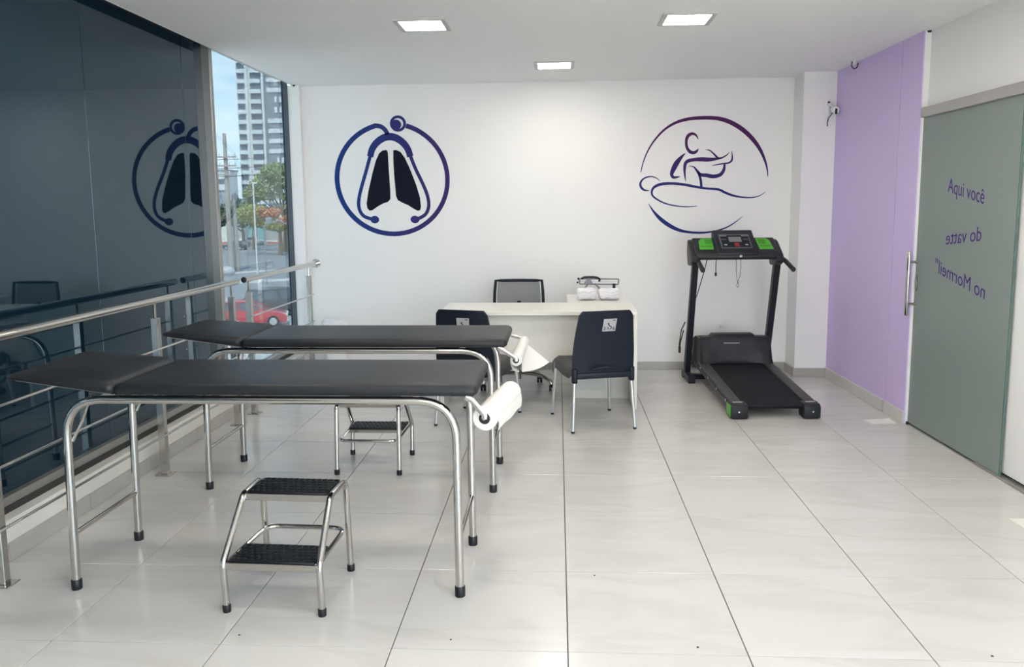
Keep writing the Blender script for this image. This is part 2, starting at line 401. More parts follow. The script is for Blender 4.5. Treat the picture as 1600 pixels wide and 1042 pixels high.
# frosted sliding door
DX = 2.326
door = struct('door_1', MB().box(DX, DX+.01, 1.827, 2.948, .012, 2.05), 'frosted', smooth=False, label='frosted green glass sliding door with purple lettering')
obj('glass_edge', MB().box(DX-.0005, DX+.0105, 1.820, 1.827, .012, 2.05), 'green_glass_edge', door, smooth=False)
obj('glass_edge', MB().box(DX-.0005, DX+.0105, 2.948, 2.954, .012, 2.05), 'green_glass_edge', door, smooth=False)
obj('track', MB().box(DX-.022, XW, .55, 2.93, 2.043, 2.105, bev=.003, seg=1), mat('satin door track', (.47, .46, .44), .42, .6), door, smooth=False)
obj('floor_guide', MB().box(DX-.012, DX+.022, .3, 2.06, 0, .014, bev=.002, seg=1).box(DX-.010, DX+.02, 2.06, 2.93, 0, .006), 'alu', door, smooth=False)
obj('floor_stop', MB().box(DX-.02, DX-.004, 2.90, 2.915, 0, .02, bev=.003), 'ink', door)
hd = obj('handle', MB().box(DX-.060, DX-.048, 2.902, 2.942, .745, 1.175, bev=.004, seg=2), 'chrome', door)
for z in (.825, 1.105): obj('standoff', MB().cyl((DX-.048, 2.918, z), (DX, 2.918, z), .008).cyl((DX-.005, 2.918, z), (DX, 2.918, z), .013), 'steel', hd)
obj('lock', MB().lathe([(.034, 0), (.034, -.006), (.028, -.009)], (0, 0, 0), 20, 'X').xf(Matrix.Translation((DX, 2.905, .965)) @ Matrix.Diagonal((1, .5, 1.6, 1))), 'steel', door)
def letter(txt, mirrored, p0, p1, h):
    mb, a, b = text_mesh(txt)
    L = p1[0]-p0[0]; dz = p1[1]-p0[1]
    for v in mb.bm.verts:
        f = (v.co.x-a)/(b-a); v.co = Vector((DX-.0006-v.co.z*.3, p0[0]+L*f, p0[1]+dz*f+v.co.y*h/.70))
    obj('lettering', mb, 'purple_ink', door, smooth=False)['label'] = 'purple lettering: ' + txt
letter('Aqui você', False, (2.562, 1.560), (2.146, 1.482), .086)
letter('do vatte', True, (2.151, 1.276), (2.550, 1.236), .084)
letter("no Mormeil''", True, (2.078, .950), (2.666, 1.062), .084)
askew(door)

# recessed LED panels: those in view, and the same grid behind the viewpoint
def led(x, y, label):
    t = thing('ceiling_light', label, 'ceiling light', (x, y, H), 0, 'square LED panels in the ceiling')
    mb = MB(); o_, i_ = .155, .126
    for b in ((-o_, o_, -o_, -i_), (-o_, o_, i_, o_), (-o_, -i_, -i_, i_), (i_, o_, -i_, i_)):
        mb.box(b[0], b[1], b[2], b[3], -.008, 0)
    obj('frame', mb, 'lamp_frame', t, smooth=False)
    obj('diffuser', MB().box(-i_, i_, -i_, i_, -.004, 0), 'diffuser', t, smooth=False)
led(-.845, 2.45, 'square LED panel in the ceiling, the nearer one on the left')
led(.737, 2.45, 'square LED panel in the ceiling, the nearer one on the right')
led(-.056, 3.915, 'square LED panel in the ceiling nearest the back wall')
for i, (x, y) in enumerate([(-.05, .98), (1.55, .98), (-1.6, .98), (-.845, -.5), (.737, -.5), (-.05, -2.0), (1.55, -2.0), (-.845, -3.4), (.737, -3.4)]):
    led(x, y, 'square LED panel in the ceiling above and behind the viewpoint')

# ------------------------------------------------------------------ wall emblems
def spline(pts, sub=6):
    out = []; P = [pts[0]]+list(pts)+[pts[-1]]
    for i in range(1, len(P)-2):
        p0, p1, p2, p3 = P[i-1], P[i], P[i+1], P[i+2]
        for k in range(sub):
            t = k/sub
            out.append(tuple(.5*((2*b)+(-a+c)*t+(2*a-5*b+4*c-d)*t*t+(-a+3*b-3*c+d)*t**3) for a, b, c, d in zip(p0, p1, p2, p3)))
    out.append(tuple(pts[-1])); return out
def ribbon(mb, pts, th=.002, rounded=False):
    pts = [(Vector((p[0], p[1])), p[2]) for p in pts]; k = len(pts); row = []
    for i in range(k):
        d = (pts[min(i+1, k-1)][0]-pts[max(i-1, 0)][0]).normalized(); n = Vector((-d.y, d.x)); w = max(pts[i][1], .0008)/2
        a, b = pts[i][0]+n*w, pts[i][0]-n*w
        row.append([mb.bm.verts.new((q.x, yy, q.y)) for q in (a, b) for yy in (-th, 0)])
    for r0, r1 in zip(row, row[1:]):
        for a, b in ((0, 2), (2, 3), (3, 1), (1, 0)): mb.bm.faces.new((r0[a], r0[b], r1[b], r1[a]))
    for r0 in (row[0], row[-1]): mb.bm.faces.new((r0[0], r0[2], r0[3], r0[1]))
    return mb
def flat(mb, poly, th=.002): return mb.prism(poly, -th, 0, 'Y')
def circle(cx_, cy_, rx, ry, n=28): return [(cx_+rx*math.cos(2*PI*i/n), cy_+ry*math.sin(2*PI*i/n)) for i in range(n)]

S1 = .00587/4.53; S1z = .00573/4.53; O1 = (511., 541.)
cx1 = -2.048+(500+O1[0]/4.53-525)*.00587; cz1 = 1.786-(160+O1[1]/4.53-275)*.00573-.006
def L1(p): return (((p[0]-O1[0])*S1), -(p[1]-O1[1])*S1z-(p[0]-O1[0])*S1*.012) + ((p[2]*S1,) if len(p) > 2 else ())
lg = thing('lung_emblem', 'navy stethoscope ring around two black lungs on the back wall', 'wall decal', (cx1, YB-.0006, cz1))
arc = []
a0 = math.atan2(-381, 109); a1 = math.atan2(-378, -111)-2*PI+2*PI
n = 60; start = a0; end = a0+2*PI-.57
for i in range(n+1):
    a = start+(end-start)*i/n; arc.append((511+391*math.cos(a), 541+391*math.sin(a), 33-3*math.cos(a)*.5))
tail = spline([(400, 164, 32), (440, 170, 31), (470, 192, 30), (490, 226, 30)], 5)
obj('tubing', ribbon(MB(), [L1(p) for p in arc+tail]), 'logo_blue', lg, smooth=False)
obj('yoke', ribbon(MB(), [L1(p) for p in spline([(361, 382, 44), (376, 330, 46), (408, 285, 48), (455, 252, 50), (502, 241, 50), (550, 252, 50), (596, 285, 48), (628, 330, 46), (644, 382, 44)], 5)]), 'logo_blue', lg, smooth=False)
for pts, tip in (([(361, 378, 24), (330, 480, 24), (292, 600, 24), (270, 690, 24), (272, 755, 24), (300, 803, 24), (350, 824, 24), (370, 828, 24)], (380, 830)),
                 ([(645, 378, 24), (680, 470, 24), (730, 580, 24), (760, 665, 24), (765, 735, 24), (742, 790, 24), (690, 822, 24), (670, 827, 24)], (666, 828))):
    e = obj('ear_tube', ribbon(MB(), [L1(p) for p in spline(pts, 5)]), 'logo_blue', lg, smooth=False)
    obj('ear_tip', flat(MB(), [L1(p) for p in circle(*tip, 31, 27)], .0022), 'logo_blue', e, smooth=False)
ann = [(563+47*math.cos(2*PI*i/40), 150+47*math.sin(2*PI*i/40), 19) for i in range(41)]
cpz = obj('chestpiece', ribbon(MB(), [L1(p) for p in ann]), 'logo_blue', lg, smooth=False)
obj('diaphragm', flat(MB(), [L1(p) for p in circle(551, 158, 35, 35)], .0018), 'logo_blue', cpz, smooth=False)
lung_l = [(478, 335), (486, 352), (490, 480), (496, 620), (495, 682), (478, 702), (440, 715), (400, 738), (365, 763), (345, 766), (330, 750), (325, 715), (340, 630), (370, 510), (400, 410), (425, 358), (450, 338)]
lung_r = [(525, 337), (545, 335), (575, 348), (605, 390), (640, 470), (680, 580), (705, 670), (711, 735), (705, 760), (688, 766), (660, 752), (620, 725), (580, 708), (548, 690), (536, 660), (532, 590), (526, 500), (524, 400)]
for p in (lung_l, lung_r): obj('lung', flat(MB(), [L1(q) for q in p]), 'lung', lg, smooth=False)

O2 = (571., 541.); S2 = .00562/4.7375
cx2 = .703+(980+O2[0]/4.7375-1000)*.00562; cz2 = 1.729-(160+O2[1]/4.7375-280)*.00562-.006
def L2(p): return ((p[0]-O2[0])*S2, -(p[1]-O2[1])*S2-(p[0]-O2[0])*S2*.0107, p[2]*S2)
lm = thing('massage_emblem', 'purple and navy line drawing of a massage inside an open circle on the back wall', 'wall decal', (cx2, YB-.0006, cz2))
STROKES = [
 ('upper_arc', [(100,518,6),(118,440,8),(150,360,10),(200,280,13),(270,205,16),(350,155,20),(440,128,24),(540,119,26),(640,121,28),(720,138,31),(800,175,33),(870,225,33),(930,285,30),(980,355,24),(1015,430,17),(1033,490,11),(1041,550,4)]),
 ('lower_arc', [(160,750,3),(200,810,16),(255,868,28),(320,915,30),(390,948,24),(460,963,18),(540,968,16),(610,964,13),(690,948,11),(760,920,9),(820,880,6),(860,847,3)]),
 ('head_line', [(522,275,4),(505,245,14),(475,234,22),(445,252,24),(434,290,20),(440,335,20),(462,365,24),(490,373,24),(512,362,18),(524,343,3)]),
 ('back_line', [(430,376,3),(400,405,22),(365,450,38),(340,500,34),(330,535,24),(345,555,20),(370,553,14),(393,548,3)]),
 ('arm_line', [(435,583,4),(428,540,12),(425,490,20),(432,450,24),(455,432,26),(500,424,26),(550,422,32),(600,424,30),(650,420,20),(700,410,12),(735,390,8),(752,370,3)]),
 ('hand_line', [(577,352,3),(605,355,8),(635,378,11),(665,408,14),(680,415,12)]),
 ('foot_line', [(770,362,3),(775,400,10),(772,430,14),(750,448,12),(700,455,10),(660,462,8),(627,468,3)]),
 ('leg_line', [(720,458,14),(715,500,22),(690,535,26),(640,548,28),(590,540,28),(545,535,24),(520,510,18),(495,480,10),(458,470,3)]),
 ('leg_line', [(528,520,16),(545,570,18),(552,625,18)]),
 ('body_line', [(525,768,4),(450,773,8),(370,768,9),(290,750,10),(230,722,12),(190,690,14),(185,655,16),(205,625,20),(255,605,22),(330,600,20),(420,608,20),(520,627,18),(600,638,16),(680,645,18),(730,668,18),(790,690,16),(860,702,12),(930,704,9),(985,690,6),(1026,663,3)]),
 ('head_line', [(165,653,4),(130,650,14),(105,630,18),(98,600,16),(115,570,12),(150,552,10),(190,550,8),(225,565,6),(243,583,3)])]
for nme, p in STROKES: obj(nme, ribbon(MB(), [L2(q) for q in spline(p, 6)], .002), 'logo_purple', lm, smooth=False)

# ------------------------------------------------------------------ steel railing
RX = -2.262
def railing(label, y0, y1, posts, name='railing', flange=False):
    t = thing(name, label, 'railing', (RX, y0, 0))
    hr = obj('handrail', MB().cyl((0, 0, .995), (0, y1-y0, .995), .0215, 18), 'chrome', t)
    obj('end_cap', MB().ball((0, 0, .995), .0215, sy=.35), 'dark', hr)
    if flange: obj('wall_flange', MB().lathe([(.04, y1-y0-.012), (.04, y1-y0), (.03, y1-y0)], (0, 0, .995), 20, 'Y'), 'chrome', hr)
    for py in posts:
        y = py-y0
        p = obj('post', MB().box(-.02, .02, y-.018, y+.018, .006, .90, bev=.002, seg=1), 'steel', t)
        obj('base_plate', MB().box(-.045, .045, y-.04, y+.04, 0, .006, bev=.0015, seg=1), 'steel', p)
        obj('stem', MB().cyl((0, y, .90), (0, y, .976), .0065, 10), 'chrome', p)
    for z in (.727, .485, .235):
        a, b = min(posts)-y0-.03, max(posts)-y0+.035
        if y0 < -3: a = 0
        obj('rod', MB().cyl((.026, a, z), (.026, b, z), .0062, 10), 'chrome', t)
        for py in posts: pass
    return t
railing('long steel railing running along the dark glass wall', -4.5, 2.905, [-3.6, -2.25, -.93, .40, 1.744, 2.79])
railing('short steel railing in front of the clear window', 3.02, 4.75, [3.10, 4.51], flange=True)

# ------------------------------------------------------------------ examination couches
def cushion(x0, x1, y0, y1, z0, z1, r=.03, nx=26, ny=12, crown=.006, taper=None):
    """upholstered slab: flat base, rounded upper edges, slightly crowned top"""
    mb = MB(); bm = mb.bm
    prof = []
    for k in range(7):
        a = k/6*PI/2; prof.append((r*(1-math.sin(a)), (z1-z0-r) + r*math.sin(a) if True else 0))
    # rings from the bottom to the top
    rings = [(.006, 0.), (0., .008), (0., z1-z0-r)] + [(r*(1-math.cos(k/5*PI/2)), z1-z0-r+r*math.sin(k/5*PI/2)) for k in range(1, 6)]
    def corner_loop(inset, rad):
        X0, X1, Y0, Y1 = x0+inset, x1-inset, y0+inset, y1-inset; pts = []
        for (cx_, cy_, a0) in ((X1-rad, Y1-rad, 0), (X0+rad, Y1-rad, PI/2), (X0+rad, Y0+rad, PI), (X1-rad, Y0+rad, 1.5*PI)):
            for k in range(6): a = a0+k/5*PI/2; pts.append((cx_+rad*math.cos(a), cy_+rad*math.sin(a)))
        return pts
    loops = []
    for ins, z in rings:
        loops.append([bm.verts.new((p[0], p[1], z0+z)) for p in corner_loop(ins, max(.03-ins*.3, .012))])
    for ins, zz in ((.09, .7), (.18, 1.)):
        loops.append([bm.verts.new((p[0], p[1], z1+crown*zz)) for p in corner_loop(ins, .01)])
    for a, b in zip(loops, loops[1:]):
        for j in range(len(a)): bm.faces.new((a[j], a[(j+1) % len(a)], b[(j+1) % len(a)], b[j]))
    bm.faces.new(loops[0][::-1]); bm.faces.new(loops[-1])
    if taper:
        for v in bm.verts:
            f = (v.co.x-x0)/(x1-x0); v.co.z = z0+(v.co.z-z0)*(taper+(1-taper)*min(1, f*1.15))
    return mb
def make_bed(label, loc):
    t = thing('examination_couch', label, 'examination table', loc, 0, 'black examination couches')
    L, D, Z = 1.515, .475, .77
    for i, y in enumerate((0, D)):
        f = obj('frame_tube', MB().tube([(-.012, y, .03), (0, y, Z), (L, y, Z), (L+.004, y, .03)], .0165, 16, fillet=.155, fseg=10), 'chrome', t)
        for x in (-.012, L+.004): obj('foot_cap', MB().lathe([(.0195, 0), (.0205, .004), (.0205, .038), (.0185, .041)], (x, y, 0), 16), 'rubber', f)
    for x in (-.009, L+.003): obj('stretcher', MB().cyl((x, .012, .225), (x, D-.012, .225), .0105, 12), 'chrome', t)
    for x in (.16, L-.15): obj('cross_bar', MB().box(x-.012, x+.012, 0, D, .772, .789), 'silver', t, smooth=False)
    obj('base_board', MB().box(.205, 1.585, -.005, D+.005, .789, .795), 'rubber', t, smooth=False)
    obj('mattress', cushion(.208, 1.60, -.033, D+.022, .795, .836, r=.024, crown=.004), 'vinyl', t, angle=60)
    hb = cushion(-.425, 0, -.033, D+.022, 0, .045, r=.026, crown=.014, taper=.40)
    hm = Matrix.Translation((.206, 0, .797)) @ Matrix.Rotation(math.radians(7.8), 4, 'Y')
    obj('head_section', hb.xf(hm), 'vinyl', t, angle=60)
    obj('head_board', MB().box(-.39, -.01, .0, D+.02, -.008, -.001).xf(hm), 'rubber', t, smooth=False)
    for y in (.02, D-.02): obj('hinge_bar', MB().box(-.405, .02, y-.012, y+.012, -.013, -.008, bev=.001, seg=1).xf(hm), 'silver', t, smooth=False)
    for y in (0, D):
        obj('support_rod', MB().tube([(.10, y+.01, .785), (.055, y+.015, .68), (.012, y+.012, .60)], .0055, 8, fillet=.03), 'chrome', t)
    return t
bed1 = make_bed('black vinyl examination couch in front, with raised head section and full paper roll', (-1.93, .378, 0))
bed2 = copy_tree(bed1); bed2.location = (-1.893, 1.521, 0)
bed2.scale = (1, 1, .98)
bed2['label'] = 'black vinyl examination couch standing behind the nearest one, with thin unrolled paper'
def bracket(bed, arms):
    for y, p in arms:
        obj('roll_bracket', MB().tube([(1.555, y, .790), (1.578, y, .778), (p[0]+.002, y, p[1]+.016), (p[0], y, p[1])], .011, 8, fillet=.012).xf(Matrix.Translation((0, y, 0)) @ Matrix.Diagonal((1, .3, 1, 1)) @ Matrix.Translation((0, -y, 0))), 'chrome', bed)
bracket(bed1, [(-.022, (1.623, .707))])
bracket(bed2, [(-.022, (1.645, .718)), (.49, (1.664, .738))])
# full roll
def paper_roll(p0, p1, r0, r1, label, core_r):
    p0, p1 = Vector(p0), Vector(p1); ax = (p1-p0); L = ax.length
    t = thing('paper_roll', label, 'paper roll', p0)
    q = Vector((0, 1, 0)).rotation_difference(ax.normalized()).to_matrix().to_4x4()
    prof = [(core_r, 0), (r0*.9, 0), (r0, .004), (r0*.6+r1*.4, L*.5), (r1, L-.004), (r1*.85, L), (core_r, L)]
    mb = MB().lathe(prof, (0, 0, 0), 32, 'Y', cap=False)
    # loose outer flap hanging from the far end
    obj('sheet', mb.xf(q), 'paper', t)
    obj('core', MB().lathe([(core_r*1.02, -.001), (core_r*1.02, L+.001)], (0, 0, 0), 24, 'Y').xf(q), 'ink', t)['label'] = 'black core'
    obj('spindle', MB().lathe([(.005, -.012), (.005, L+.012)], (0, 0, 0), 10, 'Y').xf(q), 'chrome', t)
    return t, q, L
t, q, L = paper_roll((-.307, .378, .703), (-.235, .845, .70), .0475, .045, 'full white paper roll hanging at the end of the front couch', .0215)
obj('sheet_end', MB().grid(lambda u, v: (.046+.003*math.sin(v*3), .03+u*(L-.035), -.005-v*(.048+.012*u*u)+.004*math.sin(u*9)*v), 10, 4).xf(q), 'paper', t)
t, q, L = paper_roll((-.248, 1.521, .705), (-.226, 1.99, .728), .031, .025, 'thin paper roll at the end of the rear couch, partly unrolled', .016)
def wrap(u, v):
    a = -1.9+v*4.2; r = .031+.012*math.sin(u*5+v*2)*(1-u)+.020*(1-u)*max(0, math.sin(a*.5+.4))
    return (r*math.cos(a)*.85, u*L, r*math.sin(a)-.022*(1-u)*math.cos(a-.2)**2-.008)
obj('sheet', MB().grid(lambda u, v: (0.031*math.cos(2*PI*v)*(1-.1*u), .004+u*(L-.008), (.030+.03*(1-u)**2*(math.sin(2*PI*v) < 0))*math.sin(2*PI*v)), 12, 24).xf(q), 'paper', t)
def tailf(u, v):      # tapering loose end drooping away from the roll
    x = .01+u*(.135*(v**.8)); y = L*(.50+.5*v) - u*.02; z = -.012-u*.105-.012*u*math.sin(v*3)-.03*(1-v)*(1-u)
    return (x, y, z)
obj('loose_end', MB().grid(tailf, 10, 8).xf(q), 'paper', t)

# ------------------------------------------------------------------ two-step stools
def make_stool():
    t = thing('step_stool', 'chrome two-step stool with black studded treads in the foreground', 'step stool', (0, 0, 0), 0, 'chrome two-step stools')
    for s in (-1, 1):
        x = .178*s
        f = obj('side_frame', MB().tube([(x*1.03, 0, .02), (x*1.03, -.012, .195), (x*.97, .165, .395), (x*.99, .345, .398), (x, .372, .02)], .0125, 14, fillet=.045, fseg=7), 'chrome', t)
        for y, xx in ((0, x*1.03), (.372, x)): obj('foot_cap', MB().lathe([(.0145, 0), (.0155, .003), (.0155, .026), (.014, .029)], (xx, y, 0), 14), 'rubber', f)
    obj('brace', MB().tube([(-.172, .0, .192), (-.165, .355, .19), (.165, .355, .19), (.172, .0, .192)], .0095, 10, fillet=.06), 'chrome', t)
    for y0, y1, z, w in ((.165, .335, .398, .162), (-.012, .15, .198, .168)):
        tr = obj('tread', MB().box(-w, w, y0, y1, z-.022, z, bev=.003, seg=1).box(-w-.006, w+.006, y0-.006, y0+.004, z-.026, z+.001, bev=.002, seg=1), 'steel', t)
        pad = MB().box(-w+.004, w-.004, y0+.003, y1-.002, z, z+.007, bev=.002, seg=1)
        nx, ny = 13, 6
        for i in range(nx):
            for j in range(ny):
                px = -w+.02+(2*w-.04)*i/(nx-1); py = y0+.018+(y1-y0-.034)*j/(ny-1)
                px += .006*(1 if j % 2 else -1)
                if abs(px) > w-.012: continue
                pad.box(px-.0085, px+.0085, py-.0075, py+.0075, z+.006, z+.0098, bev=.0016, seg=1)
        obj('tread_pad', pad, 'rubber', tr, angle=50)
    return t
st1 = make_stool(); st1.location = (-1.084, .214, 0); st1.rotation_euler = (0, 0, math.radians(-2.5))
st2 = copy_tree(st1); st2.location = (-1.102, 2.147, 0); st2.rotation_euler = (0, 0, PI)
st2['label'] = 'chrome two-step stool turned backwards under the rear couch'

# ------------------------------------------------------------------ L-shaped white desk
dk = thing('desk', 'white L-shaped desk with a panelled front before the back wall', 'desk', (-.18, 3.27, 0))
obj('desk_top', MB().box(-.727, .727, -.005, .575, .703, .73, bev=.002, seg=1), 'white_lam', dk, smooth=False)
obj('return_top', MB().box(.225, .712, .577, 1.19, .703, .73, bev=.002, seg=1), 'white_lam', dk, smooth=False)
obj('front_panel', MB().box(-.70, .70, .062, .08, .342, .703, bev=.001, seg=1), 'white_edge', dk, smooth=False)
for x in (-.727, .701): obj('side_panel', MB().box(x, x+.026, .0, .57, 0.001, .703, bev=.001, seg=1), 'white_lam', dk, smooth=False)
pd = obj('pedestal', MB().box(.285, .70, .36, .375, .06, .70, bev=.001, seg=1).box(.285, .30, .376, 1.16, .06, .70).box(.686, .70, .376, 1.16, .06, .70).box(.285, .70, 1.165, 1.18, .06, .70).box(.285, .70, .36, 1.18, .0, .06), 'white_edge', dk, smooth=False)
for k in range(3):
    dr = obj('drawer', MB().box(.268, .2845, .62, 1.15, .09+k*.2, .28+k*.2, bev=.001, seg=1), 'white_lam', dk, smooth=False)
    obj('drawer_handle', MB().box(.258, .268, .82, .95, .19+k*.2, .20+k*.2), 'alu', dr, smooth=False)

# ------------------------------------------------------------------ visitor chairs
def make_visitor():
    t = thing('visitor_chair', 'black plastic visitor chair with silver legs at the right of the desk, back turned', 'chair', (0, 0, 0), 0, 'black visitor chairs at the desk')
    # backrest shell
    def shell(u, v, off):
        z = .375+v*.44
        w = .212-.004*v-.030*max(0, v-.35)**1.3/.57
        if v > .93: w -= .018*((v-.93)/.07)**2
        x = (u*2-1)*w
        y = .022 - .055*v*v - .01*v + (-.028+.028*abs(u*2-1)**2.2)*(.4+.6*v)*1.0 + off
        zt = z + (.004*(1-abs(u*2-1)**2) if v > .95 else 0)
        return (x, y, zt)
    mb = MB(); bm = mb.bm; nu, nv = 14, 16
    A = [[bm.verts.new(shell(i/nu, j/nv, 0)) for j in range(nv+1)] for i in range(nu+1)]
    B = [[bm.verts.new(shell(i/nu, j/nv, .022)) for j in range(nv+1)] for i in range(nu+1)]
    for i in range(nu):
        for j in range(nv):
            bm.faces.new((A[i][j], A[i+1][j], A[i+1][j+1], A[i][j+1])); bm.faces.new((B[i][j], B[i][j+1], B[i+1][j+1], B[i+1][j]))
        bm.faces.new((A[i][0], B[i][0], B[i+1][0], A[i+1][0])); bm.faces.new((A[i][nv], A[i+1][nv], B[i+1][nv], B[i][nv]))
    for j in range(nv):
        bm.faces.new((A[0][j], A[0][j+1], B[0][j+1], B[0][j])); bm.faces.new((A[nu][j], B[nu][j], B[nu][j+1], A[nu][j+1]))
    # leg sleeves and lower lip
    for s in (-1, 1):
        mb.box(s*.199-.017, s*.199+.017, .004, .048, .330, .43, bev=.010, seg=3)
    mb.box(-.188, .188, .0, .046, .358, .40, bev=.010)
    bk = obj('backrest', mb, 'plastic', t)
    # raised moulding across the foot of the backrest
    pts = [(-.11, -.012, .415), (-.06, -.016, .432), (0, -.018, .438), (.06, -.016, .432), (.11, -.012, .415)]
    obj('moulded_lip', MB().tube(pts, .010, 8, rad=[.003, .008, .010, .008, .003]), 'plastic', bk)
    # seat
    def seat(u, v, dz):
        x = (u*2-1)*.213*(1-.03*v); y = .04+v*.505
        z = .437-.012*math.sin(PI*min(v, .8)/.8)+.008*abs(u*2-1)**3
        if v > .8: z -= .045*((v-.8)/.2)**2
        ex = abs(u*2-1)
        if ex > .85: z -= .022*((ex-.85)/.15)**2
        return (x, y, z+dz)
    mb = MB(); bm = mb.bm; nu, nv = 16, 16
    def under(u, v):
        ex = abs(u*2-1); d = .030 + .040*max(0, (ex-.7)/.3)**2*(1 if v > .1 else .5) + .012*max(0, (v-.8)/.2)
        return -d
    A = [[bm.verts.new(seat(i/nu, j/nv, 0)) for j in range(nv+1)] for i in range(nu+1)]
    B = [[bm.verts.new(seat(i/nu, j/nv, under(i/nu, j/nv))) for j in range(nv+1)] for i in range(nu+1)]
    for i in range(nu):
        for j in range(nv):
            bm.faces.new((A[i][j], A[i+1][j], A[i+1][j+1], A[i][j+1])); bm.faces.new((B[i][j], B[i][j+1], B[i+1][j+1], B[i+1][j]))
        bm.faces.new((A[i][0], B[i][0], B[i+1][0], A[i+1][0])); bm.faces.new((A[i][nv], A[i+1][nv], B[i+1][nv], B[i][nv]))
    for j in range(nv):
        bm.faces.new((A[0][j], A[0][j+1], B[0][j+1], B[0][j])); bm.faces.new((A[nu][j], B[nu][j], B[nu][j+1], A[nu][j+1]))
    obj('seat', mb, 'seat', t, angle=60)
    for s in (-1, 1):
        for y0, y1, zt in ((-.0, .03, .36), (.512, .485, .385)):
            lg_ = obj('leg', MB().tube([(s*.2175, y0, .012), (s*.198, y1, zt)], .0115, 12, rad=[.0105, .0125]), 'silver', t)
            obj('foot_cap', MB().lathe([(.0115, 0), (.012, .002), (.012, .014)], (s*.2175, y0, 0), 12), 'rubber', lg_)
    # sticker high on the back
    def on_back(px, pz): # follows the shell
        v = (pz-.375)/.44; u = (px/.2+1)/2; p = shell(u, v, -.0015); return p[1]
    st = obj('sticker', MB().grid(lambda u, v: (.018-.045+.09*u+(.006*v-.003), on_back(.018-.045+.09*u, .68+.085*v), .68+.085*v), 6, 6), 'label', bk)
    st['label'] = 'grey printed sticker'
    ink = MB()
    def glyph(txt, x0, z0, h, rot=0):
        g, a, b = text_mesh(txt, .0003, .025)
        for v in g.bm.verts:
            X = x0+(v.co.x-a)*h/.7; Zz = z0+v.co.y*h/.7; v.co = Vector((X, on_back(X, Zz)-.0022-v.co.z*.2, Zz))
        me = bpy.data.meshes.new('g'); g.bm.to_mesh(me); g.bm.free(); ink.bm.from_mesh(me); bpy.data.meshes.remove(me)
    glyph('3', -.022, .689, .021); glyph('6', .040, .689, .021)
    def stroke(pts):
        for (xa, za, wa), (xb, zb, wb) in zip(pts, pts[1:]):
            d = Vector((xb-xa, zb-za)).normalized(); nx_, nz_ = -d.y, d.x
            q = [(xa+nx_*wa, za+nz_*wa), (xb+nx_*wb, zb+nz_*wb), (xb-nx_*wb, zb-nz_*wb), (xa-nx_*wa, za-nz_*wa)]
            ink.bm.faces.new([ink.bm.verts.new((a, on_back(a, b)-.001, b)) for a, b in q])
    stroke([(.008, .736, .006), (.012, .724, .004), (.018, .716, .003), (.028, .712, .003), (.033, .703, .003), (.027, .694, .003), (.020, .698, .002)])
    stroke([(.001, .703, .002), (.008, .706, .002), (.013, .701, .0015), (.008, .695, .002), (.014, .692, .002)])
    stroke([(.038, .753, .0028), (.057, .755, .0028)])
    obj('print', ink, 'ink', st, smooth=False)
    return t
vc1 = make_visitor(); vc1.location = (.2755, 2.694, 0); vc1.rotation_euler = (0, 0, math.radians(15.8))
vc2 = copy_tree(vc1)
a = math.radians(-16.5); vc2.rotation_euler = (0, 0, a)
vc2.location = (-.874+.2175*math.cos(a), 2.802+.2175*math.sin(a), 0)
vc2['label'] = 'black plastic visitor chair at the left of the desk, half hidden by the couches'

# ------------------------------------------------------------------ office chair
oc = thing('office_chair', 'black mesh-backed swivel office chair behind the white desk', 'chair', (-.362, 3.955, 0))
obj('column', MB().lathe([(.03, .085), (.03, .16), (.024, .165), (.024, .27), (.015, .275), (.015, .42)], (0, 0, 0), 20), 'chrome', oc)
for k in range(5):
    a = math.radians(-90+72*k); d = Vector((math.cos(a), math.sin(a), 0))
    obj('base_arm', MB().tube([d*.02+Vector((0, 0, .135)), d*.12+Vector((0, 0, .135)), d*.22+Vector((0, 0, .118)), d*.285+Vector((0, 0, .078)), d*.295+Vector((0, 0, .058))], .016, 10, fillet=.05, rad=None), 'chrome', oc)
    w = obj('caster', MB().cyl(d*.295+Vector((-.022, 0, .0265)), d*.295+Vector((-.004, 0, .0265)), .026, 14).cyl(d*.295+Vector((.004, 0, .0265)), d*.295+Vector((.022, 0, .0265)), .026, 14).cyl(d*.295+Vector((0, 0, .03)), d*.295+Vector((0, 0, .064)), .008, 8), 'rubber', oc)
obj('seat', cushion(-.24, .24, -.24, .23, .42, .50, r=.035).xf(Matrix.Identity(4)), 'rubber', oc, angle=60)
bx = lambda u, v: ((u*2-1)*(.195+.012*math.sin(PI*v)), .235-.03*math.sin(PI*u)*0+.035*(1-(u*2-1)**2)+.02*v, .52+.355*v)
obj('back_mesh', MB().grid(lambda u, v: bx(.05+.9*u, .02+.95*v), 12, 10), 'mesh', oc)
loop = [bx(0, 0), bx(0, .25), bx(0, .5), bx(0, .75), bx(0, 1)] + [bx(k/8, 1) for k in range(1, 8)] + [bx(1, 1), bx(1, .75), bx(1, .5), bx(1, .25), bx(1, 0)] + [bx(1-k/8, 0) for k in range(1, 8)]
obj('back_frame', MB().tube(loop, .013, 10, closed=True), 'plastic', oc)
obj('back_bracket', MB().tube([(0, .05, .44), (0, .25, .44), (0, .285, .52), (0, .285, .70)], .018, 10, fillet=.05), 'plastic', oc)

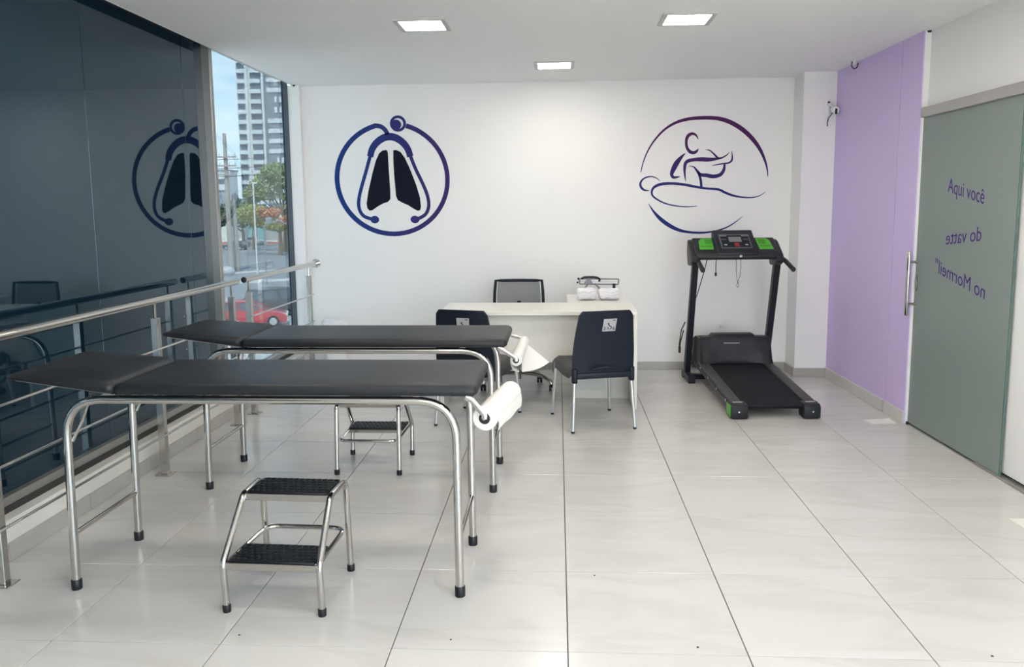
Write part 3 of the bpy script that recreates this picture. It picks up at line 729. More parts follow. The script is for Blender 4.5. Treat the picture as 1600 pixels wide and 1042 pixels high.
# ------------------------------------------------------------------ things on the desk return
def towel(label, x0, x1, y, r, seed, lump):
    rnd = random.Random(seed); ph = [rnd.uniform(0, 6) for _ in range(6)]
    t = thing('towel', label, 'towel', ((x0+x1)/2, y, .73), 0, 'white towels on the desk return')
    def f(u, v):
        a = 2*PI*v-PI/2; e = min(1, min(u, 1-u)*9); e = .80+.2*math.sqrt(max(0, 1-(1-e)**2))
        rr = r*e*(1+lump*(math.sin(3*a+ph[0]+5*u)*.5+math.sin(2*a+9*u+ph[1])*.5))
        return ((u-.5)*(x1-x0)+.004*math.sin(a*2+ph[3]), rr*math.cos(a)*1.15, max(.0005, r+rr*math.sin(a)))
    mb = MB().grid(f, 18, 26)
    bmesh.ops.remove_doubles(mb.bm, verts=mb.bm.verts, dist=.0002)
    obj('roll', mb, 'towel', t, angle=80)
    for s in (-.5, .5):          # spiral of folded layers in each end
        sp_ = [(s*(x1-x0)*.96, r*.9*(1-k/50)*math.cos(k*.42), r+r*.80*(1-k/50)*math.sin(k*.42)) for k in range(46)]
        obj('fold', MB().tube(sp_, .0075, 6), 'towel', t)
    for k in range(3):
        zz = r*(.55+.45*k); obj('fold', MB().tube([((u/8-.5)*(x1-x0)*.86, -math.sqrt(max(0, 1-((zz-r)/r)**2))*r*1.14-.001, zz+.006*math.sin(u*1.3+ph[k])) for u in range(9)], .0055, 6), 'towel', t)
    return t
towel('white towel bunched in a loose roll, left of the pair on the desk return', .130, .278, 4.02, .049, 1, .13)
towel('white towel rolled tight, right of the pair on the desk return', .306, .464, 4.02, .048, 5, .04)
ex = thing('exercise_bar', 'silver rectangular bar frame with black grip standing behind the white towels', 'exercise device', (.30, 4.20, .73))
obj('frame', MB().tube([(-.15, 0, .115), (.175, 0, .110), (.180, 0, .155), (-.147, 0, .160)], .0065, 8, closed=True, fillet=.012), 'grey_metal', ex)
obj('bar', MB().cyl((-.145, 0, .137), (.172, 0, .133), .0035, 8), 'silver', ex)
obj('plate', MB().prism([(-.115, .118), (-.035, .118), (-.055, .155), (-.088, .155)], -.010, .004, 'Y', bev=.002, seg=1), 'grey_metal', ex)
obj('grip', MB().tube([(-.135, -.006, .158), (-.11, -.008, .172), (-.07, -.008, .174), (-.03, -.008, .173), (.0, -.006, .168), (.022, -.004, .155), (.015, 0, .135)], .009, 10, fillet=.02), 'rubber', ex)
for x0, x1 in ((-.075, -.115), (-.02, .035)): obj('strut', MB().tube([(x0, 0, .12), (x1, 0, .06), (x1*1.05, .0, .004)], .0085, 8), 'grey_metal', ex)
obj('clamp', MB().box(.128, .152, -.014, .014, .075, .118, bev=.004).box(.120, .160, -.02, .02, .0, .012, bev=.003).cyl((.14, 0, .01), (.14, 0, .08), .007, 8), 'rubber', ex)
for x in (-.16, ): obj('knob', MB().ball((-.158, -.006, .160), .010).ball((-.166, -.004, .128), .008), 'rubber', ex)

# ------------------------------------------------------------------ waste bin
wb = thing('waste_bin', 'white plastic waste bin with a domed lid by the back wall', 'waste bin', (-2.06, 4.585, 0))
obj('body', MB().lathe([(.094, 0.), (.098, .004), (.113, .43), (.113, .445)], (0, 0, 0), 28), 'white_plastic', wb)
obj('lid', MB().lathe([(.117, .435), (.121, .445), (.121, .46), (.113, .482), (.098, .494), (.085, .488), (.08, .470)], (0, 0, 0), 28), 'white_plastic', wb)

# ------------------------------------------------------------------ treadmill
tm = thing('treadmill', 'black treadmill with green console trays standing by the corner column', 'treadmill', (1.487, 3.055, 0), math.radians(2.8))
slope = math.atan2(.088, 1.0)
dm = Matrix.Translation((0, 0, .0)) @ Matrix.Rotation(slope, 4, 'X')
obj('deck', MB().box(-.30, .30, .06, 1.25, .045, .085, bev=.004, seg=1).xf(dm), 'tm_frame', tm)
obj('belt', MB().prism([(.028, .067), (.020, .080), (.026, .093), (.04, .099), (1.12, .099), (1.12, .06), (.04, .060)], -.215, .215, 'X').xf(dm), 'belt', tm)
obj('roller', MB().cyl((-.225, .045, .078), (.225, .045, .078), .014).xf(dm), 'chrome', tm)
for s in (-1, 1):
    fr = obj('foot_rail', MB().box(min(s*.222, s*.302), max(s*.222, s*.302), .05, 1.10, .085, .108, bev=.005).xf(dm), 'rail', tm)
    obj('side_skirt', MB().box(min(s*.30, s*.309), max(s*.30, s*.309), .06, 1.2, .05, .088, bev=.003, seg=1).xf(dm), 'tm_frame', tm)
    for k in range(4): obj('screw', MB().cyl((s*.309, .14+.27*k, .088), (s*.312, .14+.27*k, .088), .009, 10).xf(dm), 'silver', fr)
    cap = obj('end_cap', MB().prism([(-.045, .006), (-.045, .085), (-.028, .106), (.055, .112), (.075, .10), (.075, .006)], min(s*.195, s*.313), max(s*.195, s*.313), 'X', bev=.008), 'dark', tm)
    obj('bolt', MB().cyl((s*.258, -.047, .055), (s*.258, -.044, .055), .006, 10), 'silver', cap)
    obj('warning_label', MB().box(min(s*.222, s*.29), max(s*.222, s*.29), .005, .03, .1115, .1126), 'label', cap, smooth=False).rotation_euler = (.0, 0, 0)
    if s < 0: obj('side_insert', MB().box(-.318, -.312, -.03, .07, .018, .10, bev=.003), 'green', cap)['label'] = 'green insert'
# motor hood
hood = [(-.245, .0), (.245, .0)]
mb = MB()
def hood_pt(u, v):
    # u across, v from the front foot up over the top to the rear
    x = (u*2-1); ax = abs(x)
    prof = [(.985, .195), (1.0, .22), (1.06, .37), (1.075, .405), (1.10, .425), (1.20, .425), (1.31, .38), (1.33, .12)]
    k = v*(len(prof)-1); i = min(int(k), len(prof)-2); f = k-i
    y = prof[i][0]*(1-f)+prof[i+1][0]*f; z = prof[i][1]*(1-f)+prof[i+1][1]*f
    w = .300-.028*max(0, (z-.2)/.22)
    if ax > .62 and z > .36: z -= .025*min(1, (ax-.62)/.06)
    if v < .3 and ax < .72: y += .03*(1-v/.3)*(1-(ax/.72)**4)*1.2
    return (x*w, y, z)
mb.grid(hood_pt, 30, 21)
hd = obj('motor_hood', mb, 'dark', tm, angle=40)
for s in (-1, 1): obj('hood_side', MB().prism([(.985, .15), (.985, .195), (1.0, .22), (1.06, .37), (1.08, .395), (1.2, .398), (1.31, .36), (1.33, .10)], s*.300-s*.004, s*.274, 'X'), 'dark', hd)
em = MB()                      # small pale wordmark, too worn to read
for k in range(8):
    em.box(-.062+k*.0155, -.052+k*.0155, 1.0525, 1.0565, .352, .3605)
em.prism([(-.074, .3625), (-.064, .3625), (-.069, .350)], 1.051, 1.055, 'Y')
obj('wordmark', em, 'label', hd, smooth=False).location.x = -.02
# base, uprights, console
for s, sgn in ((-1, -1), (1, 1)):
    x = s*.335
    obj('base_foot', MB().box(x-.03, x+.03, 1.13, 1.42, .012, .062, bev=.004, seg=1).box(x-.028, x+.028, 1.12, 1.17, 0, .035, bev=.003, seg=1).box(x-.03, x+.03, 1.37, 1.42, 0, .04, bev=.003, seg=1), 'tm_frame', tm)
    up = obj('upright', MB().prism([(1.30, .06), (1.36, .06), (1.10, 1.10), (1.04, 1.10)], x-.024, x+.024, 'X', bev=.004, seg=1), 'tm_frame', tm)
    obj('cover_strip', MB().prism([(1.30, .10), (1.35, .10), (1.10, 1.06), (1.05, 1.06)], x+s*.024, x+s*.026, 'X'), 'dark', up)
    h = obj('handlebar', MB().tube([(x+s*.012, 1.0, 1.06), (x+s*.014, .92, 1.045), (x+s*.018, .74, .99)], .0185, 14, fillet=.05), 'rubber', tm)
    obj('grip_end', MB().ball((x+s*.018, .738, .9895), .0195, sy=.5), 'dark', h)
obj('cross_member', MB().box(-.33, .33, 1.22, 1.28, .015, .06, bev=.003, seg=1), 'tm_frame', tm)
cs = MB()
wing = [(1.13, 1.215), (1.10, 1.228), (.93, 1.115), (.918, 1.07), (.94, 1.055), (1.09, 1.055), (1.14, 1.12)]
cs.prism([(p[0], p[1]) for p in wing], -.335, .335, 'X', bev=.012, seg=3)
con = obj('console', cs, 'dark', tm); con.location.x = -.03
for s in (-1, 1):
    obj('console_arm', MB().prism([(1.13, 1.215), (1.08, 1.20), (.93, 1.10), (.90, 1.04), (.96, 1.01), (1.10, 1.00), (1.14, 1.10)], min(s*.305, s*.368), max(s*.305, s*.368), 'X', bev=.014, seg=3), 'dark', con)
ctr = [(1.165, 1.27), (1.135, 1.292), (.925, 1.125), (.915, 1.09), (1.13, 1.09)]
ch = obj('console_head', MB().prism(ctr, -.165, .165, 'X', bev=.014, seg=3), 'dark', con)
# things on the sloping face: local (u across, v down the slope from the top edge)
A_ = Vector((0, 1.135, 1.292)); B_ = Vector((0, .925, 1.125)); dv = (B_-A_).normalized(); nn = Vector((0, -dv.z, dv.y)); nn = nn if nn.z > 0 else -nn
def face(mb, u0, u1, v0, v1, h0, h1, O=A_, d=dv, nr=nn, bev=0.):
    m = Matrix((Vector((1, 0, 0)), -d, nr)).transposed().to_4x4(); m.translation = O
    return mb.box(u0, u1, -v1, -v0, h0, h1, bev=bev, seg=1, mtx=m)
fp = obj('face_panel', face(MB(), -.125, .125, .06, .235, -.002, .0015), 'panel_grey', con)
obj('face_inset', face(MB(), -.112, .112, .075, .22, .001, .0022), 'plastic', fp)
obj('display', face(MB(), -.050, .052, .098, .158, .002, .005, bev=.001), 'lcd', fp)['label'] = 'grey display'
obj('stop_key', face(MB(), -.012, .026, .172, .215, .002, .006, bev=.001), 'red', fp)['label'] = 'red stop key'
for s in (-1, 1):
    obj('print', face(MB(), min(s*.06, s*.115), max(s*.06, s*.115), .068, .09, .0022, .003), 'lcd', fp, smooth=False)
    obj('key', face(MB(), s*.085-.012, s*.085+.012, .185, .20, .002, .004, bev=.001), 'label', fp)
    obj('key', face(MB(), s*.088-.02, s*.088+.02, .12, .132, .002, .003), 'panel_grey', fp)
A2 = Vector((0, 1.10, 1.228)); B2 = Vector((0, .93, 1.115)); d2_ = (B2-A2).normalized(); n2_ = Vector((0, -d2_.z, d2_.y)); n2_ = n2_ if n2_.z > 0 else -n2_
for s in (-1, 1):
    m = Matrix((Vector((1, 0, 0)), -d2_, n2_)).transposed().to_4x4(); m.translation = A2
    poly = [(.178, -.018), (.262, -.018), (.288, -.05), (.298, -.165), (.185, -.165)]
    if s < 0: poly = [(-p[0], p[1]) for p in poly]
    tr = obj('cup_tray', MB().prism(poly, -.004, .006, 'Z', bev=.003, seg=1, mtx=m), 'green', con); tr['label'] = 'green tray'
    a, b = (.19, .25) if s > 0 else (-.24, -.18)
    obj('recess', face(MB(), min(a, b), max(a, b), .035, .095, .004, .0075, A2, d2_, n2_), 'green_dark', tr, smooth=False)
    obj('recess', face(MB(), min(s*.195, s*.285), max(s*.195, s*.285), .118, .138, .004, .0072, A2, d2_, n2_), 'green_dark', tr, smooth=False)
obj('key_socket', MB().box(.012, .032, .914, .92, 1.076, 1.094, bev=.002, seg=1), 'label', con)
obj('safety_cord', MB().tube([(-.012, .93, 1.06), (-.012, .925, .98), (-.004, .92, .90), (.008, .92, .86), (.012, .92, .845), (.004, .92, .832), (-.008, .92, .845), (.0, .92, .87), (.02, .922, .93), (.026, .925, .99), (.024, .93, 1.06)], .0018, 6, fillet=.02), 'ink', con)
obj('plug_lead', MB().tube([(-.155, 1.0, 1.06), (-.157, 1.0, 1.0), (-.156, 1.0, .945)], .0035, 6).box(-.163, -.149, .99, 1.01, .92, .948, bev=.002), 'ink', con)
obj('power_cord', MB().tube([(-.238, 1.08, 1.06), (-.245, 1.15, .95), (-.275, 1.26, .74), (-.315, 1.38, .55)], .004, 6, fillet=.05), 'ink', tm)
obj('hanging_cord', MB().tube([(-.365, 1.30, .50), (-.385, 1.36, .42), (-.40, 1.36, .30), (-.395, 1.37, .26), (-.385, 1.38, .32), (-.37, 1.34, .42)], .005, 6, fillet=.05).box(-.402, -.385, 1.36, 1.39, .22, .28, bev=.003), 'ink', tm)

# ------------------------------------------------------------------ small fixtures
so = thing('wall_socket', 'white wall socket plate low on the back wall behind the treadmill', 'socket', (1.445, YB, .40))
obj('plate', MB().box(-.039, .039, -.009, 0, -.063, .063, bev=.004), 'white_plastic', so)
obj('insert', MB().box(-.022, .022, -.0105, -.008, -.02, .02, bev=.001, seg=1), 'white_lam', so)
obj('toggle', MB().box(-.009, .009, -.0125, -.01, -.003, .003), 'alu', so, smooth=False)
sc = thing('security_camera', 'small white security camera with dangling cable on the corner column', 'camera', (2.262, 4.47, 2.29))
obj('mount', MB().cyl((-.02, 0, .03), (-.02, -.03, .03), .018, 14).cyl((-.02, -.03, .03), (0, -.06, -.005), .008, 10), 'white_plastic', sc)
obj('body', MB().cyl((.008, -.03, -.012), (.0, -.115, -.032), .028, 18), 'white_plastic', sc)
obj('lens_cover', MB().box(-.008, .010, -.119, -.110, -.062, -.008, bev=.003), 'ink', sc)
obj('cap', MB().ball((-.028, -.02, .043), .012), 'ink', sc)
obj('cable', MB().tube([(-.005, -.05, -.045), (-.028, -.03, -.08), (-.034, -.012, -.12), (-.03, -.006, -.15)], .0035, 6, fillet=.03), 'ink', sc)
sc2 = thing('ceiling_camera', 'small white ceiling bracket with a black looped cable above the lilac wall', 'camera', (2.262, 4.0, H))
obj('mount', MB().lathe([(.026, 0), (.026, -.012), (.018, -.03), (.004, -.034)], (0, 0, 0), 18), 'white_plastic', sc2)
obj('cable', MB().tube([(-.022, -.03, -.008), (-.026, -.032, -.045), (-.005, -.034, -.068), (.018, -.034, -.05), (.024, -.03, -.02)], .004, 8, fillet=.02), 'ink', sc2)
hk = obj('hook', MB().lathe([(.013, 0), (.013, -.006), (.008, -.012)], (2.355, 2.93, H), 14), 'ink'); tag(hk, 'tiny black ceiling stud above the door corner', 'stud')
hk = obj('hook', MB().lathe([(.011, 0), (.011, -.010), (.006, -.014)], (-2.375, 4.66, H), 14), 'ink'); tag(hk, 'tiny black ceiling stud at the top of the window corner', 'stud')
sh = obj('floor_plate', MB().prism([(2.078, 3.018), (2.112, 2.915), (2.278, 2.92), (2.278, 3.06)], .0002, .0015, 'Z'), 'white_lam'); tag(sh, 'thin white sheet lying flat on the floor beside the lilac wall', 'sheet')
sh = obj('floor_plate', MB().prism([(2.10, 1.235), (2.112, 1.11), (2.36, 1.11), (2.36, 1.235)], .0002, .0015, 'Z'), 'white_lam'); tag(sh, 'thin white sheet lying flat on the floor at the right picture edge', 'sheet')
sp_mb = None
for i, (x, y, r, lab) in enumerate([(.44, .045, .005, 'dark speck on the floor right of the middle'), (-.405, .06, .004, 'dark speck on the floor below the front couch end'), (1.40, .03, .005, 'dark speck on the floor at the lower right, left of two'), (1.505, .025, .006, 'dark speck on the floor at the lower right, right of two'), (.115, .57, .004, 'dark speck on the floor right of the front couch'), (-1.155, .06, .004, 'dark speck on the floor by the front step stool')]):
    o = obj('speck', MB().lathe([(r, 0.0001), (r*.9, .0015), (r*.4, .0025)], (0, 0, 0), 8), 'ink', loc=(x, y, 0)); tag(o, lab, 'speck', 'dark specks on the floor')

# ------------------------------------------------------------------ the street below the window
G = -5.0
def cmat(n, c, r=.7, *a, **k): return mat(n, c, r, *a, **k)
M['concrete'] = cmat('pale concrete', (.50, .51, .52), .8, var=.08, scale=.3)
M['asphalt'] = cmat('grey asphalt', (.27, .28, .30), .8, var=.1, scale=.3)
M['kerb'] = cmat('white kerb', (.66, .66, .65), .7)
M['kerb_red'] = cmat('red kerb', (.50, .20, .14), .7)
M['tower_white'] = cmat('tower render', (.62, .66, .70), .7, var=.04, scale=.4)
M['tower_beige'] = cmat('tower beige render', (.62, .60, .58), .7)
M['tower_grey'] = cmat('tower grey cladding', (.22, .25, .30), .6, var=.05, scale=.4)
M['tower_glass'] = cmat('tower window', (.13, .16, .21), .2, var=.2, scale=2)
M['bark'] = cmat('bark', (.17, .135, .10), .9, var=.3, scale=2)
M['leaf'] = cmat('green leaves', (.30, .36, .17), .7, var=.4, scale=.7)
M['leaf_dark'] = cmat('dark leaves', (.15, .20, .12), .7, var=.4, scale=.7)
M['leaf_yellow'] = cmat('yellow green leaves', (.36, .37, .13), .7, var=.35, scale=.7)
M['leaf_orange'] = cmat('orange blossom', (.60, .26, .14), .7, var=.3, scale=.7)
M['car_red'] = cmat('red car paint', (.50, .035, .045), .25, coat=.5, var=.03)
M['car_dark'] = cmat('dark car paint', (.055, .055, .065), .25, coat=.5, var=.05)
M['car_wine'] = cmat('wine car paint', (.12, .02, .03), .25, coat=.5)
M['car_white'] = cmat('white car paint', (.7, .7, .7), .25, coat=.5)
M['car_glass'] = cmat('car glass', (.10, .13, .16), .08, var=.1)
M['pole'] = cmat('concrete pole', (.40, .36, .33), .85, var=.1, scale=1)
M['shutter'] = cmat('grey roller shutter', (.42, .45, .48), .5, .1, var=.05)
M['teal'] = cmat('teal hoarding', (.16, .38, .40), .6, var=.3, scale=.8)
M['roof_far'] = cmat('far roofs', (.26, .28, .32), .8, var=.2, scale=.4)
struct('ground', MB().box(-260, 60, 8, 420, G-.5, G), 'concrete', smooth=False)
struct('road', MB().prism([(-20, 52), (-70, 92), (-120, 145), (-40, 152), (10, 112), (10, 60)], G, G+.02, 'Z').prism([(-75, 150), (-40, 150), (-40, 150.3), (-75, 150.3)], G, G+.03, 'Z'), 'asphalt', smooth=False)
def strip(p, q, w, z, m, name, label):
    p, q = Vector((*p, 0)), Vector((*q, 0)); d = (q-p).normalized(); n_ = Vector((-d.y, d.x, 0))*w/2
    o = struct(name, MB().prism([(p+n_)[:2], (q+n_)[:2], (q-n_)[:2], (p-n_)[:2]], G, G+z, 'Z'), m, smooth=False, label=label)
strip((-40, 61), (-22, 72), 1.6, .14, 'kerb', 'kerb_1', 'pale kerb across the near side of the street')
strip((-40, 70), (-26, 88), 1.0, .10, 'kerb', 'kerb_2', 'white kerb line in the middle of the street')
strip((-75, 152.5), (-38, 150.5), 2.4, .35, 'kerb_red', 'kerb_3', 'red kerb along the far pavement')
struct('pavement', MB().box(-90, -30, 153, 190, G, G+.3), 'kerb', smooth=False)

# tower block
tb = thing('tower_block', 'tall white and grey apartment tower seen through the clear window', 'building', (-80, 224, G))
z0 = G
def bxl(mb, x0, x1, y0, y1, za, zb): return mb.box(x0+80, x1+80, y0-224, y1-224, za-G, zb-G)
obj('wall', bxl(bxl(MB(), -88.9, -81.0, 220.6, 236, G, 66), -81.6, -81.0, 219.6, 221, G, 66), 'tower_white', tb, smooth=False)
obj('wall', bxl(MB(), -81.0, -62, 220.2, 236, G, 66), 'tower_grey', tb, smooth=False)['label'] = 'grey clad wing'
obj('pier', bxl(MB(), -86.25, -85.5, 219.7, 221, G, 66), 'tower_white', tb, smooth=False)
obj('pier', bxl(MB(), -85.5, -84.9, 220.1, 221, G, 66), 'tower_beige', tb, smooth=False)
for k in range(-4, 15):
    z = 38.4-2.76*k
    if z < G+1: continue
    for x0, x1 in ((-88.55, -86.35), (-84.8, -82.0)):
        w = obj('window', bxl(MB(), x0, x1, 220.45, 220.62, z-.9, z+.85), 'tower_glass', tb, smooth=False)
        obj('balcony', bxl(MB(), x0-.1, x1+.1, 219.9, 220.5, z-2.0, z-.9), 'tower_white', w, smooth=False)
    if k % 6 in (0, 1, 4, 5) or k > 8:
        obj('band', bxl(MB(), -80.2, -70, 219.9, 220.2, z-4.6+2.76, z-3.4+2.76), 'tower_white', tb, smooth=False)
    else:
        for x0, x1 in ((-78.2, -77.5), (-76.9, -75.6)): obj('window', bxl(MB(), x0, x1, 220.0, 220.2, z-4.6+2.76, z-3.0+2.76), 'tower_white', tb, smooth=False)
fb = thing('low_building', 'low pale block at the foot of the tower, left of the tree', 'building', (-92, 214, G))
obj('wall', MB().box(-3.5, 3.5, -3, 3, 0, 17), 'tower_white', fb, smooth=False)
obj('roof', MB().box(-3.7, 3.7, -3.2, 3.2, 17, 17.5), 'tower_grey', fb, smooth=False)
for k in range(4):
    obj('window', MB().box(-2.8, 2.8, -3.05, -2.98, 13.6-k*3, 15-k*3), 'tower_glass', fb, smooth=False)
hb = thing('roofed_house', 'dark roofed houses at the far end of the street', 'building', (-76, 168, G))
obj('wall', MB().box(-14, 6, -4, 4, 0, 7), 'tower_beige', hb, smooth=False)
obj('roof', MB().prism([(-5, 7), (5, 7), (0, 10.5)], -14.6, 6.6, 'X'), 'roof_far', hb, smooth=False)
for k in range(4): obj('window', MB().box(-12+k*4.5, -9.6+k*4.5, -4.06, -3.98, 3, 5.2), 'tower_glass', hb, smooth=False)
sb = thing('shuttered_shop', 'grey shop with wide roller shutters across the street', 'building', (-55, 160, G))
obj('wall', MB().box(-6, 9, 0, 8, 0, 6.2), 'tower_grey', sb, smooth=False)
obj('lintel', MB().box(-3.6, -.2, -.4, 0, 4.9, 5.5), 'kerb', sb, smooth=False)
for x0, x1 in ((-5.4, -2.5), (-2.0, 1.4), (2.2, 6.5)):
    s_ = MB()
    for k in range(15): s_.box(x0, x1, -.12-.05*(k % 2), 0, .3+k*.3, .58+k*.3)
    obj('shutter', s_, 'shutter', sb, smooth=False)
for x in (-5.8, -2.3, 1.8): obj('pillar', MB().box(x-.2, x+.2, -.3, 0, 0, 5), 'kerb', sb, smooth=False)
hd_ = thing('hoarding', 'teal hoarding beside the shuttered shop', 'hoarding', (-61.2, 157, G))
obj('board', MB().box(-2.4, 1.6, 0, .2, .4, 3.9), 'teal', hd_, smooth=False)
for x in (-2.2, 1.4): obj('post', MB().box(x-.1, x+.1, .2, .4, 0, 4), 'pole', hd_, smooth=False)
bo = obj('bollard', MB().box(-.28, .28, -.28, .28, 0, 1.6, bev=.05), mat('orange bollard', (.55, .26, .10), .6), loc=(-54.6, 152.2, G)); tag(bo, 'orange bollard on the far pavement', 'bollard')

def leaves(mb, blobs, n, size, rnd):
    bm = mb.bm
    for _ in range(n):
        c, r = rnd.choice(blobs)
        while True:
            p = Vector((rnd.uniform(-1, 1), rnd.uniform(-1, 1), rnd.uniform(-1, 1)))
            if .25 < p.length < 1: break
        p = Vector((c[0]+p.x*r[0], c[1]+p.y*r[1], c[2]+p.z*r[2]))
        a = Vector((rnd.gauss(0, 1), rnd.gauss(0, 1), rnd.gauss(0, .7))).normalized(); b = a.orthogonal().normalized()
        s = size*rnd.uniform(.6, 1.3)
        bm.faces.new([bm.verts.new(p+a*s), bm.verts.new(p+b*s*.55), bm.verts.new(p-a*s), bm.verts.new(p-b*s*.55)])
    return mb
def tree(label, loc, trunk_h, blobs, leaf, n, size, seed, branches=6, tr=.3):
    rnd = random.Random(seed); t = thing('tree', label, 'tree', loc, 0)
    tk = obj('trunk', MB().tube([(0, 0, 0), (.1, 0, trunk_h*.5), (0, .1, trunk_h)], tr, 10, rad=[tr*1.2, tr*.9, tr*.7]), 'bark', t)
    for k in range(branches):
        c, r = blobs[k % len(blobs)]
        e = Vector((c[0]+rnd.uniform(-.4, .4)*r[0], c[1]+rnd.uniform(-.4, .4)*r[1], c[2]+.3*r[2]))
        s0 = Vector((0, 0, trunk_h*rnd.uniform(.75, 1)))
        obj('branch', MB().tube([s0, s0.lerp(e, .45)+Vector((0, 0, -.4)), e], .1, 7, rad=[tr*.5, tr*.35, tr*.12]), 'bark', tk)
    for lf, bl, nn_ in ([(leaf, blobs, n)] if isinstance(leaf, str) else leaf):
        f = obj('foliage', leaves(MB(), bl, nn_, size, rnd), lf, t, smooth=False); f['kind'] = 'stuff'
    return t
tree('large spreading green tree in front of the tower', (-42.4, 120, G), 6.5,
     [((-2.6, 0, 10.2), (2.6, 2.5, 2.4)), ((.8, 0, 11.6), (3.0, 2.5, 2.0)), ((3.5, 0, 10), (3, 2.5, 2.6)), ((-1, 0, 12.4), (2.4, 2, 1.4)), ((2.4, 0, 8.6), (3, 2, 1.4)), ((-4.6, 0, 9), (1.5, 2, 1.4))], 'leaf', 5200, .26, 3, 9)
tree('yellow-green tree with orange blossom under the large tree', (-40.0, 111, G), 4.2,
     [((-3.5, 0, 5.7), (2.6, 2, 1.2))], [('leaf_yellow', [((-4.0, 0, 6.0), (2.6, 2, 1.5)), ((.5, 0, 4.4), (3.6, 2, 1.0)), ((2.5, 0, 6.8), (1.5, 2, 1.0))], 2800), ('leaf_orange', [((-1.6, 0, 6.1), (2.0, 1.6, .8)), ((1.8, -.5, 4.9), (2.0, 1.6, .8))], 1500)], 2, .22, 5, 4)
tree('small dark conifer left of the large tree', (-50.5, 128, G), 6, [((0, 0, 6.5), (1.0, 1, 3.0)), ((0, 0, 9.3), (.7, .7, 1.4))], 'leaf_dark', 1500, .22, 8, 2, .2)
tree('dense grey-green tree behind the concrete poles', (-57, 140, G), 3, [((0, 0, 6.0), (4.5, 2.5, 2.6)), ((3.5, 0, 5.4), (3.2, 2.5, 2.0)), ((-5, 0, 5.6), (3.2, 2.5, 2.2))], 'leaf_dark', 4200, .3, 9, 4)
# poles and wires
def upole(label, x, y, h, r, cross):
    t = thing('utility_pole', label, 'utility pole', (x, y, G))
    obj('shaft', MB().tube([(0, 0, 0), (0, 0, h*.5), (0, 0, h)], r, 12, rad=[r*1.25, r, r*.75]), 'pole', t)
    for z in cross:
        a = obj('cross_arm', MB().box(-1.2, 1.2, -.40, -.24, z-.08, z+.08), 'pole', t, smooth=False)
        for x_ in (-1.1, -.5, .5, 1.1): obj('insulator', MB().cyl((x_, -.32, z+.08), (x_, -.32, z+.32), .06, 8), 'kerb', a)
    return t
upole('tall concrete utility pole against the sky', -34.45, 80, 14.4, .24, (12.0, 11.1, 10.2))
upole('shorter concrete utility pole right of the tall one', -34.45, 81.6, 8.3, .26, ())
for i, (za, zb, lab) in enumerate(((12.4, 11.9, 'highest overhead wire crossing the tall pole'), (11.5, 11.0, 'middle overhead wire crossing the tall pole'), (10.6, 10.2, 'lowest overhead wire crossing the tall pole'))):
    pts = [(-46+16*k/10, 79.68, G+za+(zb-za)*k/10-.4*math.sin(PI*k/10)) for k in range(11)]
    o = obj('overhead_wire', MB().tube(pts, .03, 5), 'ink'); tag(o, lab, 'wire', 'overhead wires')
lp = thing('street_lamp', 'slim white street lamp post between the poles and the window frame', 'street lamp', (-26.3, 66, G))
obj('post', MB().tube([(0, 0, 0), (0, 0, 8.8)], .07, 8), 'kerb', lp); obj('lamp_head', MB().box(-.08, .35, -.08, .08, 8.78, 8.88, bev=.02), 'kerb', lp)
ts = thing('signal_post', 'dark bent signal post beside the white lamp post', 'signal post', (-25.7, 66.5, G))
obj('post', MB().tube([(0, 0, 0), (0, 0, 5.3), (1.4, 0, 5.6), (2.8, 0, 4.9)], .07, 8, fillet=.5), 'roof_far', ts)
obj('signal_box', MB().box(.2, .7, -.15, .15, 5.3, 5.9, bev=.03), 'roof_far', ts)
for i, (x, y, h, lab) in enumerate(((-33.4, 82, 4.6, 'thin dark post left of the pair behind the pole'), (-32.6, 82.5, 4.4, 'thin dark post right of the pair behind the pole'))):
    o = obj('sign_post', MB().tube([(0, 0, 0), (0, 0, h)], .06, 7).box(-.25, .25, -.02, .02, h-.7, h), 'roof_far', loc=(x, y, G)); tag(o, lab, 'post', 'thin sign posts')
bo = obj('boulder', MB().ball((0, 0, .35), .9, 1.1, .8, .65), 'concrete', loc=(-33.6, 76.5, G)); tag(bo, 'pale boulder at the foot of the utility poles', 'boulder')

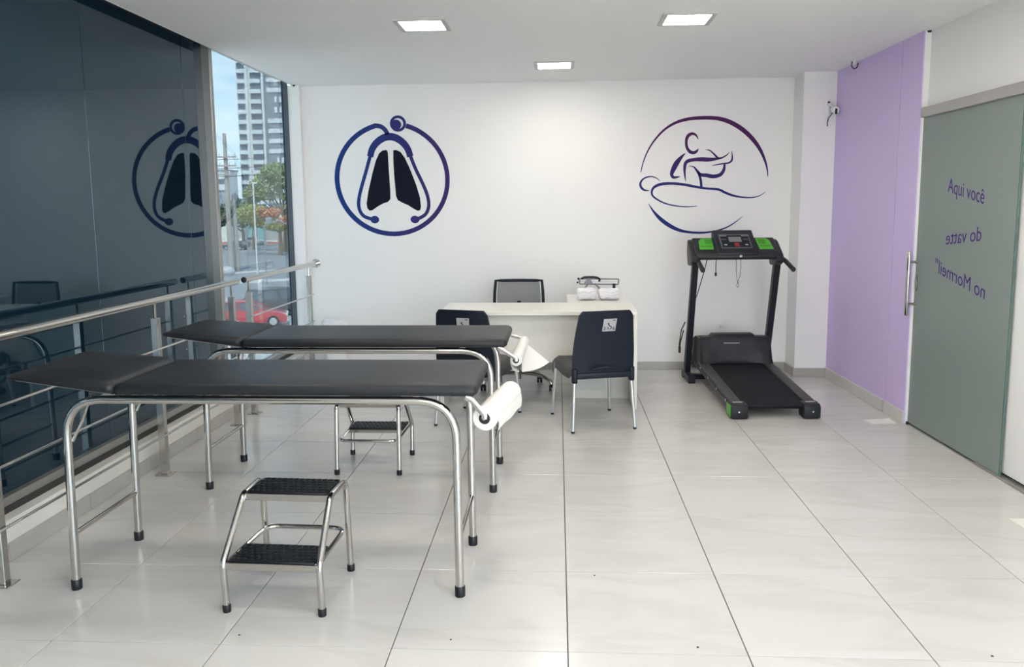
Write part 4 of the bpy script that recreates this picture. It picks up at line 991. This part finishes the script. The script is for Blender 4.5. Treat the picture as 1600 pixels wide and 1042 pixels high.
# cars
def car(label, loc, rz, paint, prof, cab, L, Wd, wheels, lower=None):
    t = thing('car', label, 'car', loc, rz)
    w = Wd/2
    obj('body', MB().prism(prof, -w, w, 'Y', bev=.06, seg=2), paint, t)
    mb = MB(); k = len(cab)
    A = [mb.bm.verts.new((p[0], -w+.06+.12*(p[1] > 1.1), p[1])) for p in cab]; B = [mb.bm.verts.new((p[0], w-.06-.12*(p[1] > 1.1), p[1])) for p in cab]
    mb.bm.faces.new(A); mb.bm.faces.new(B[::-1])
    for i in range(k): mb.bm.faces.new((A[i], B[i], B[(i+1) % k], A[(i+1) % k]))
    cb = obj('cabin', mb, 'car_glass', t, smooth=False)
    top = sorted(cab, key=lambda p: -p[1])[:2]; x0, x1 = sorted((top[0][0], top[1][0])); zt = top[0][1]
    obj('roof', MB().box(x0-.04, x1+.04, -w+.15, w-.15, zt-.03, zt+.05, bev=.03), paint, t)
    base = sorted(cab, key=lambda p: p[1])[:2]; b0, b1 = sorted((base[0][0], base[1][0]))
    for s in (-1, 1):
        for (xa, xb) in ((b0, x0), (b1, x1), ((b0+b1)/2, (x0+x1)/2)):
            obj('pillar', MB().tube([(xa, s*(w-.07), base[0][1]), (xb, s*(w-.17), zt)], .045, 6), paint, cb)
    for x in wheels:
        for s in (-1, 1):
            wh = obj('wheel', MB().lathe([(.20, -.1), (.32, -.1), (.335, -.06), (.335, .06), (.32, .1), (.20, .1)], (x, s*(w-.08), .335), 20, 'Y'), 'rubber', t)
            obj('hub', MB().lathe([(.21, -.105), (.06, -.115), (.06, .115), (.21, .105)], (x, s*(w-.08), .335), 14, 'Y'), 'silver', wh)
    for s in (-1, 1):
        obj('headlight', MB().box(L/2-.14, L/2+.01, s*(w-.3)-.2, s*(w-.3)+.2, .58, .72, bev=.03), 'kerb', t)
        obj('tail_light', MB().box(-L/2-.01, -L/2+.1, s*(w-.2)-.12, s*(w-.2)+.12, .66, .86, bev=.02), 'red', t)
    return t
prof_c = [(-2.05, .28), (-2.12, .6), (-2.05, .92), (-1.4, 1.0), (.75, .98), (1.5, .86), (2.0, .72), (2.1, .5), (2.05, .26)]
cab_c = [(-1.75, .96), (-1.15, 1.42), (.05, 1.44), (.95, .94)]
car('red hatchback parked below the window', (-17.4, 41.25, G), math.radians(17), 'car_red', prof_c, cab_c, 4.2, 1.72, (-1.3, 1.32))
prof_s = [(-2.0, .42), (-2.08, .7), (-2.02, 1.12), (.9, 1.12), (1.85, 1.02), (2.02, .8), (1.98, .42)]
cab_s = [(-1.98, 1.08), (-1.8, 1.68), (.35, 1.70), (1.0, 1.08)]
suv = car('dark sport utility car parked behind the red hatchback', (-17.25, 46.0, G), math.radians(52), 'car_dark', prof_s, cab_s, 4.0, 1.8, (-1.25, 1.25))
obj('rear_badge', MB().lathe([(.17, -2.12), (.17, -2.05)], (0, .2, .98), 16, 'X'), 'kerb', suv)
car('small dark car far up the street', (-53.5, 128, G), math.radians(170), 'car_dark', prof_c, cab_c, 4.2, 1.72, (-1.3, 1.32))
car('small white car parked at the far kerb', (-57.6, 147.3, G), math.radians(5), 'car_white', prof_c, cab_c, 4.2, 1.72, (-1.3, 1.32))
